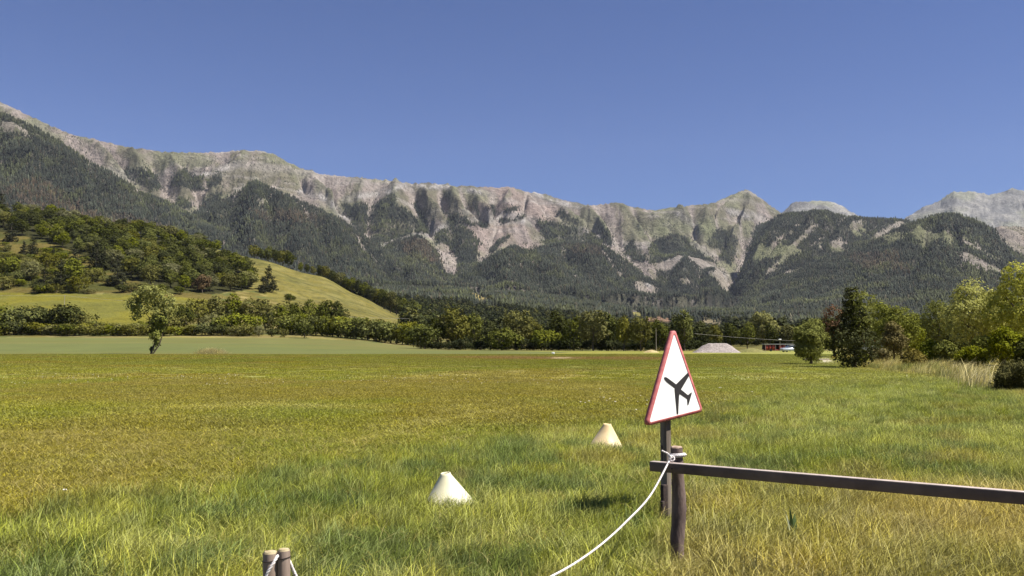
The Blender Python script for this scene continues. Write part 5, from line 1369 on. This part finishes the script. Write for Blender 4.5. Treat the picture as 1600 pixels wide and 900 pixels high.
# marker cones
CONE = mat_noise('cone_plastic', (.60, .56, .36), (.70, .66, .48), 4, .5, c3=(.60, .46, .26))
CONE2 = mat_noise('aged_cone_plastic', (.60, .44, .23), (.70, .58, .34), 4, .5, c3=(.55, .36, .18))
def cone(px_, topy, basey, topw, basew, Y_, mat, lb, tiltx=0, tilty=0):
    b_ = P(px_, basey, Y_); H = P(px_, topy, Y_).z; k = Y_ / F
    o = empty('marker_cone', (b_.x, Y_, 0), lb, 'cone', 'airfield marker cones'); o.rotation_euler = (tiltx, tilty, 0)
    m = MB(); seg = 36; rb_ = basew / 2 * k * (H + .0) / max(H - b_.z, .05); rt_ = topw / 2 * k
    rb_ = rt_ + (basew / 2 * k - rt_) * H / max(H - b_.z, .05)
    prof = [(rb_ + .012, 0), (rb_ + .012, .012), (rb_, .018), (rt_ + .006, H - .02), (rt_, H), (rt_ - .008, H - .002), (rt_ - .012, H - .12)]
    a_ = np.arange(seg) / seg * 2 * math.pi; V = np.concatenate([np.stack([np.cos(a_) * q, np.sin(a_) * q, np.full(seg, z_)], 1) for q, z_ in prof])
    m.add(V, [[j * seg + i, j * seg + (i + 1) % seg, (j + 1) * seg + (i + 1) % seg, (j + 1) * seg + i] for j in range(len(prof) - 1) for i in range(seg)])
    link('shell', m.mesh('shell', mat, True), o)
    m = MB(); m.tube([(0, 0, H - .03), (0, 0, H - .012)], rt_ - .011, 16); link('hole', m.mesh('hole', IRON), o)
cone(701, 738, 781, 15, 68, 9.0, CONE, 'nearer white marker cone half sunk in long grass, with a hole in its top', .06, -.10)
cone(947, 662, 699, 12, 52, 13.6, CONE2, 'farther yellowish-white marker cone left of the warning sign', .02, .05)

# dock leaf in the dry grass
lp = P(1238, 850, 7.1); wd = empty('leafy_weed', (lp.x, 7.1, 0), 'small broad-leaved weed with silvery green upright leaves in the dry grass', 'plant')
LF = mat_leaf('silver_leaf', (.20, .23, .13), (.36, .38, .24), .2, .1, nscale=40); LF2 = mat_leaf('dark_leaf', (.045, .075, .022), (.085, .12, .04), .2, .1, nscale=40)
for (tx_, tz_, w_, az_, mt_) in [(-.03, .22, .028, 1.2, LF), (.0, .25, .026, 1.9, LF2), (.03, .20, .03, .4, LF2), (-.01, .15, .03, -.6, LF), (.015, .12, .025, 2.6, LF)]:
    V = []; n_l = 7
    for i in range(n_l):
        t = i / (n_l - 1); ww = w_ * math.sin(math.pi * min(.97, .12 + t * .85)) ; cx = tx_ * t * 1.2; cz = .06 + tz_ * t; cy = .04 * t * t
        for s in (-1, 0, 1): V.append([cx + math.cos(az_) * ww * s, cy + math.sin(az_) * ww * s * .8 + (-.004 if s == 0 else .004), cz - abs(s) * .004])
    m = MB(); m.add(V, [[i * 3 + j, i * 3 + j + 1, i * 3 + j + 4, i * 3 + j + 3] for i in range(n_l - 1) for j in range(2)]); link('leaf', m.mesh('leaf', mt_, True), wd)
m = MB(); m.tube([(0, 0, -.02), (0, 0, .07)], .004, 6); link('stem', m.mesh('stem', LF), wd)

# ------------------------------------------------------------------ distant items
# gravel heap
GRAVEL = mat_noise('gravel', (.20, .17, .155), (.36, .31, .29), 3.5, .95, .10, 5)
Yg = 172; g0 = P(1120, 553, Yg); gr = bpy.data.meshes.new('gravel')
nx, ny = 60, 30; xs = np.linspace(-5.2, 5.2, nx); ys = np.linspace(-3, 3, ny); XX, YY = np.meshgrid(xs, ys)
H_ = 1.9
prof = np.interp(XX, [-4.6, -2.6, -1.6, 1.8, 2.8, 4.6], [0, .72, 1, .97, .68, 0]); across = np.clip(1.45 - np.abs(YY) / 2.0, 0, 1)
ZZ = H_ * prof * across + .22 * (fbm(XX * 1.1, YY * 1.1, 3, 90) - .5) * (prof * across > 0) - .05
V = np.stack([XX.ravel(), YY.ravel(), ZZ.ravel()], 1); Ii, Jj = np.meshgrid(range(nx - 1), range(ny - 1)); a_ = (Jj * nx + Ii).ravel()
me = np_mesh('gravel_heap', V, np.stack([a_, a_ + 1, a_ + 1 + nx, a_ + nx], 1), mat=GRAVEL, smooth=True)
go = link('gravel_heap', me, label='flat-topped heap of grey-pink gravel at the far end of the strip', category='gravel heap'); go.location = (g0.x, Yg, gz(g0.x, Yg) - .05)
MND = mat_noise('mound_grass', (.12, .12, .035), (.20, .18, .06), 2, .95, .1, 4)
for nm, pxx, wpx, hh, lb in [('grassy_mound', 1096, 22, 1.1, 'low grassy mound against the left side of the gravel heap'), ('grassy_mound', 1175, 40, .9, 'low dry grassy mound right of the gravel heap'), ('straw_heap', 1018, 20, .55, 'low pale straw-coloured heap left of the sign')]:
    c0_ = P(pxx, 553, 176); w_ = wpx * 176 / F / 2 * 1.3; V = []; 
    xs = np.linspace(-1, 1, 22); XX, YY = np.meshgrid(xs, xs); rr = np.sqrt(XX ** 2 + YY ** 2); ZZ = hh * np.clip(1 - rr ** 1.6, 0, 1) + .15 * (fbm(XX * 3 + pxx, YY * 3, 3, 92) - .5) * (rr < .95) - .04
    V = np.stack([XX.ravel() * w_, YY.ravel() * 2.5, ZZ.ravel()], 1); Ii, Jj = np.meshgrid(range(21), range(21)); a_ = (Jj * 22 + Ii).ravel()
    me = np_mesh(nm, V, np.stack([a_, a_ + 1, a_ + 23, a_ + 22], 1), mat=MND if nm != 'straw_heap' else mat_noise('straw', (.36, .27, .12), (.50, .40, .2), 3, .95, .1, 5), smooth=True)
    oo = link(nm, me, label=lb, category='mound'); oo.location = (c0_.x, 176, gz(c0_.x, 176))

def flat(name, c, rough=.6, metallic=0.0, var=.12):
    return mat_noise(name, tuple(x * (1 - var) for x in c), tuple(x * (1 + var) for x in c), 3, rough, metallic=metallic)
RUBBER = flat('rubber', (.02, .02, .02), .9); PALEG = flat('pale_tarpaulin', (.27, .28, .27)); REDP = flat('red_panel_paint', (.30, .055, .04)); DARK = flat('dark_interior', (.03, .025, .025)); SILVER = flat('silver_car_paint', (.50, .54, .58), .3, .3); GLASS = flat('dark_glass', (.04, .05, .06), .1); WALL = flat('cream_wall', (.62, .56, .48)); TILE = flat('red_roof_tiles', (.36, .17, .11)); WHT = flat('white_body_paint', (.78, .78, .75), .4); POLEM = flat('pale_wood_pole', (.34, .29, .23)); TILEP = flat('pale_roof', (.52, .46, .42))

# red open-sided stand with grey roof
Yd = 205; c0 = P(1217, 549, Yd); st = empty('red_trailer', (c0.x, Yd, gz(c0.x, Yd)), 'long red trailer-like stand with a pale grey cover, beyond the gravel heap', 'trailer')
m = MB(); m.box((0, 0, .28), (7.0, 2.2, .22)); link('bed', m.mesh('bed', REDP), st)
for i, xx_ in enumerate(np.linspace(-3.2, 3.2, 9)):
    if i in (3, 6): continue
    m = MB(); m.box((xx_, -1.12, .95), (.62, .05, 1.05)); link('side_panel', m.mesh('side_panel', REDP), st)
m = MB(); m.box((0, .2, .95), (6.9, .1, 1.1)); link('back_wall', m.mesh('back_wall', DARK), st)
m = MB(); m.box((0, 0, 1.62), (7.3, 2.5, .14), None, .03); link('cover', m.mesh('cover', PALEG), st)
for xx_ in (-3.4, -1.1, 1.1, 3.4):
    m = MB(); m.tube([(xx_, -1.18, 0), (xx_, -1.18, 1.6)], .04, 6); link('support', m.mesh('support', POLEM), st)
for xx_ in (-2.2, 2.2):
    w = MB(); w.tube([(xx_, -1.25, .3), (xx_, -1.0, .3)], .3, 14); link('wheel', w.mesh('wheel', RUBBER), st)
# silver car
c0 = P(1236, 549, 186); car = empty('parked_car', (c0.x, 186, gz(c0.x, 186)), 'silver car half hidden behind the round bush in front of the red trailer', 'car', rz=.15)
def loft(m, secs):
    n = len(secs[0]); V = np.concatenate(secs); m.add(V, [[j * n + i, j * n + (i + 1) % n, (j + 1) * n + (i + 1) % n, (j + 1) * n + i] for j in range(len(secs) - 1) for i in range(n)])
    for e, s in ((0, secs[0]), (1, secs[-1])): m.add(np.vstack([s, s.mean(0)[None]]), [[i, (i + 1) % n, n] for i in range(n)])
def sec(x, w, z0, z1): return np.array([[x, -w, z0], [x, w, z0], [x, w * 1.0, (z0 + z1) / 2], [x, w * .92, z1], [x, -w * .92, z1], [x, -w, (z0 + z1) / 2]])
m = MB(); loft(m, [sec(-2.1, .75, .3, .7), sec(-1.9, .84, .25, .85), sec(0, .88, .22, .92), sec(1.6, .85, .25, .88), sec(2.05, .75, .32, .7)]); link('body', m.mesh('body', SILVER, False), car)
m = MB(); loft(m, [sec(-1.1, .78, .86, .92), sec(-.5, .72, .86, 1.35), sec(.9, .72, .86, 1.38), sec(1.6, .76, .86, .95)]); link('cabin', m.mesh('cabin', GLASS), car)
m = MB(); m.box((.2, 0, 1.39), (1.5, 1.2, .04), None, .015); link('roof', m.mesh('roof', SILVER), car)
for xx_ in (-1.3, 1.3):
    for yy_ in (-.84, .7):
        w = MB(); w.tube([(xx_, yy_, .3), (xx_, yy_ + .14, .3)], .3, 14); link('wheel', w.mesh('wheel', RUBBER), car)
# white lamp on pole
c0 = P(1219, 549, 200); lp_ = empty('lamp_post', (c0.x, 200, gz(c0.x, 200)), 'thin lamp post with a small white head above the red trailer', 'lamp post')
m = MB(); m.tube([(0, 0, 0), (0, 0, 2.6)], .04, 6); link('pole', m.mesh('pole', POLEM), lp_)
m = MB(); m.box((0, 0, 2.7), (.6, .4, .22), None, .08); link('lamp_head', m.mesh('lamp_head', WHT), lp_)
# white van behind the sapling
c0 = P(1350, 548, 100); van = empty('parked_van', (c0.x, 100, gz(c0.x, 100)), 'white van end with a red-trimmed canopy glimpsed through the right-hand trees', 'van')
m = MB(); loft(m, [sec(-.62, .7, .35, 1.2), sec(-.3, .78, .3, 1.75), sec(1.6, .8, .3, 1.8), sec(1.9, .78, .3, 1.7)]); link('body', m.mesh('body', WHT), van)
m = MB(); m.box((-.5, 0, 1.3), (.1, 1.2, .4), None, .02); link('windscreen', m.mesh('windscreen', GLASS), van)
m = MB(); m.box((.9, 0, 1.95), (2.6, 1.9, .14), None, .02); link('canopy', m.mesh('canopy', REDP), van)
for xx_ in (0, 1.4):
    w = MB(); w.tube([(xx_, -.84, .3), (xx_, -.7, .3)], .3, 12); link('wheel', w.mesh('wheel', RUBBER), van)

def house(px_, py_, Y_, w, d, h, lb, wall=WALL, roof=TILE, rz=0.2, name='farmhouse'):
    c0 = P(px_, py_, Y_); z = gz(c0.x, Y_); o = empty(name, (c0.x, Y_, z), lb, 'house', rz=rz); z = c0.z - h * .5; o.location.z = z
    m = MB(); m.box((0, 0, h / 2 - 2), (w, d, h + 4)); link('wall', m.mesh('wall', wall), o)
    m = MB(); V = [[-w / 2 - .4, -d / 2 - .5, h - .05], [w / 2 + .4, -d / 2 - .5, h - .05], [w / 2 + .4, 0, h + d * .28], [-w / 2 - .4, 0, h + d * .28], [-w / 2 - .4, d / 2 + .5, h - .05], [w / 2 + .4, d / 2 + .5, h - .05]]
    V2 = V + [[a, b, c + .22] for a, b, c in V]
    m.add(V2, [[6, 7, 8, 9], [9, 8, 11, 10], [0, 3, 2, 1], [3, 4, 5, 2], [0, 1, 7, 6], [4, 10, 11, 5], [0, 6, 9, 3], [3, 9, 10, 4], [1, 2, 8, 7], [2, 5, 11, 8]]); link('roof', m.mesh('roof', roof), o)
    m = MB(); m.add([[-w / 2, -d / 2, h], [-w / 2, d / 2, h], [-w / 2, 0, h + d * .27], [w / 2, -d / 2, h], [w / 2, d / 2, h], [w / 2, 0, h + d * .27]], [[0, 1, 2], [3, 5, 4]]); link('gable', m.mesh('gable', wall), o)
    for i, xx_ in enumerate((-w * .28, w * .05, w * .32)):
        m = MB(); m.box((xx_, -d / 2 - .02, h * .62), (.9, .08, 1.1)); link('window', m.mesh('window', GLASS), o)
def house_at(px_, base_, w, d, h, lb, y0=300):
    hit = raycast(px_, base_, y0, 2400); Yh = hit[1] if hit else 600
    a_, b_ = ray(px_, base_); house(px_, proj(a_ * Yh, Yh, gz(float(a_) * Yh, Yh) + h * .5)[1], Yh, w, d, h, lb, roof=TILEP)
    print('house', px_, Yh)
house_at(659, 504, 8, 6, 3.0, 'small white house glimpsed among trees at the right foot of the sloping meadow')
house_at(737, 503, 5, 5, 4, 'pale house end showing above the tallest trees of the far tree line')
house_at(402, 500, 4, 4, 2.6, 'pale farm shed half hidden in the hedge clump left of the meadow foot')

# poles and wires
def pole(px_, topy, Y_, lb, arm=True, r0=.16):
    c0 = P(px_, topy, Y_); z = gz(c0.x, Y_); o = empty('utility_pole', (c0.x, Y_, z), lb, 'utility pole', 'poles carrying the overhead wires'); h = c0.z - z
    m = MB(); m.tube([(0, 0, -.3), (0, 0, h)], [r0, r0 * .6], 8); link('pole', m.mesh('pole', POLEM), o)
    if arm: m = MB(); m.box((0, 0, h - .3), (1.3, .1, .1)); link('crossarm', m.mesh('crossarm', POLEM), o)
    return Vector((c0.x, Y_, c0.z - .25))
WIRE = flat('wire_metal', (.38, .36, .32), .5)
def wire(a, b, sag, lb, r0=.035):
    a = np.array(a); b = np.array(b); t = np.linspace(0, 1, 24)[:, None]; pts = a + (b - a) * t; pts[:, 2] -= (4 * sag * t * (1 - t))[:, 0]
    o = empty('overhead_wire', tuple(a), lb, 'wire', 'overhead wires'); m = MB(); m.tube(pts - a, r0, 4); link('strand', m.mesh('strand', WIRE), o)
w1 = pole(101, 461, 400, 'pale utility pole standing in the bright meadow above the left hedge')
w0 = pole(-60, 459, 400, 'utility pole beyond the left edge'); w2 = pole(292, 474, 385, 'utility pole rising from the hedge clump')
wire(w0, w1, .3, 'overhead wire running left from the pale pole in the bright meadow'); wire(w1, w2, .5, 'overhead wire running right from the pale pole in the bright meadow')
w3 = pole(640, 497, 400, 'utility pole at the right end of the long hedge')
wire(w2 - Vector((0, 0, 1.0)), w3, 1.0, 'long overhead wire crossing in front of the hedge clump'); 
w4 = pole(1025, 513, 207, 'thin pale pole in front of the tree line left of the sign top', False, .07); w5 = pole(1300, 532, 214, 'utility pole behind the conical tree')
wire(P(1085, 521, 212), w5, .4, 'overhead wire passing right in front of the trees above the gravel heap', .02)

# small white marker and stones on the strip
c0 = P(860, 555, 150); mk = empty('strip_marker', (c0.x, 140, gz(c0.x, 140)), 'tiny white marker beside the bare scrape on the strip', 'marker')
m = MB(); m.box((0, 0, .18), (.45, .2, .36), None, .04); link('plate', m.mesh('plate', WHT), mk)
m = MB(); m.tube([(0, 0, 0), (0, 0, .2)], .03, 6); link('stub', m.mesh('stub', POLEM), mk)

# fallen branch pole beside the round bush
lgp = P(1277, 563, 88); lg = MB(); lg.tube([(-1.2, 0, .12), (0, .1, .12), (1.2, 0, .14)], [.05, .055, .05], 7); o = link('fallen_pole', lg.mesh('fallen_pole', POLEM), label='pale wooden pole lying at the foot of the round bush', category='pole'); o.location = (lgp.x, 88, gz(lgp.x, 88))

# ------------------------------------------------------------------ haze
hz = MB(); hz.box((0, 5200, 1200), (17000, 11000 + 100, 2420 + 6)); 
HM = bpy.data.materials.new('haze_air'); HM.use_nodes = True; HM.node_tree.nodes.clear()
ho = HM.node_tree.nodes.new('ShaderNodeOutputMaterial'); hv = HM.node_tree.nodes.new('ShaderNodeVolumePrincipled')
hv.inputs['Color'].default_value = (.78, .85, 1.0, 1); hv.inputs['Density'].default_value = 1.5e-5; hv.inputs['Anisotropy'].default_value = .0
HM.node_tree.links.new(hv.outputs[0], ho.inputs['Volume'])
link('haze', hz.mesh('haze', HM), kind='stuff')
print('objects', len(bpy.data.objects), 'tris', sum(len(m_.loop_triangles) if False else len(m_.polygons) for m_ in bpy.data.meshes))
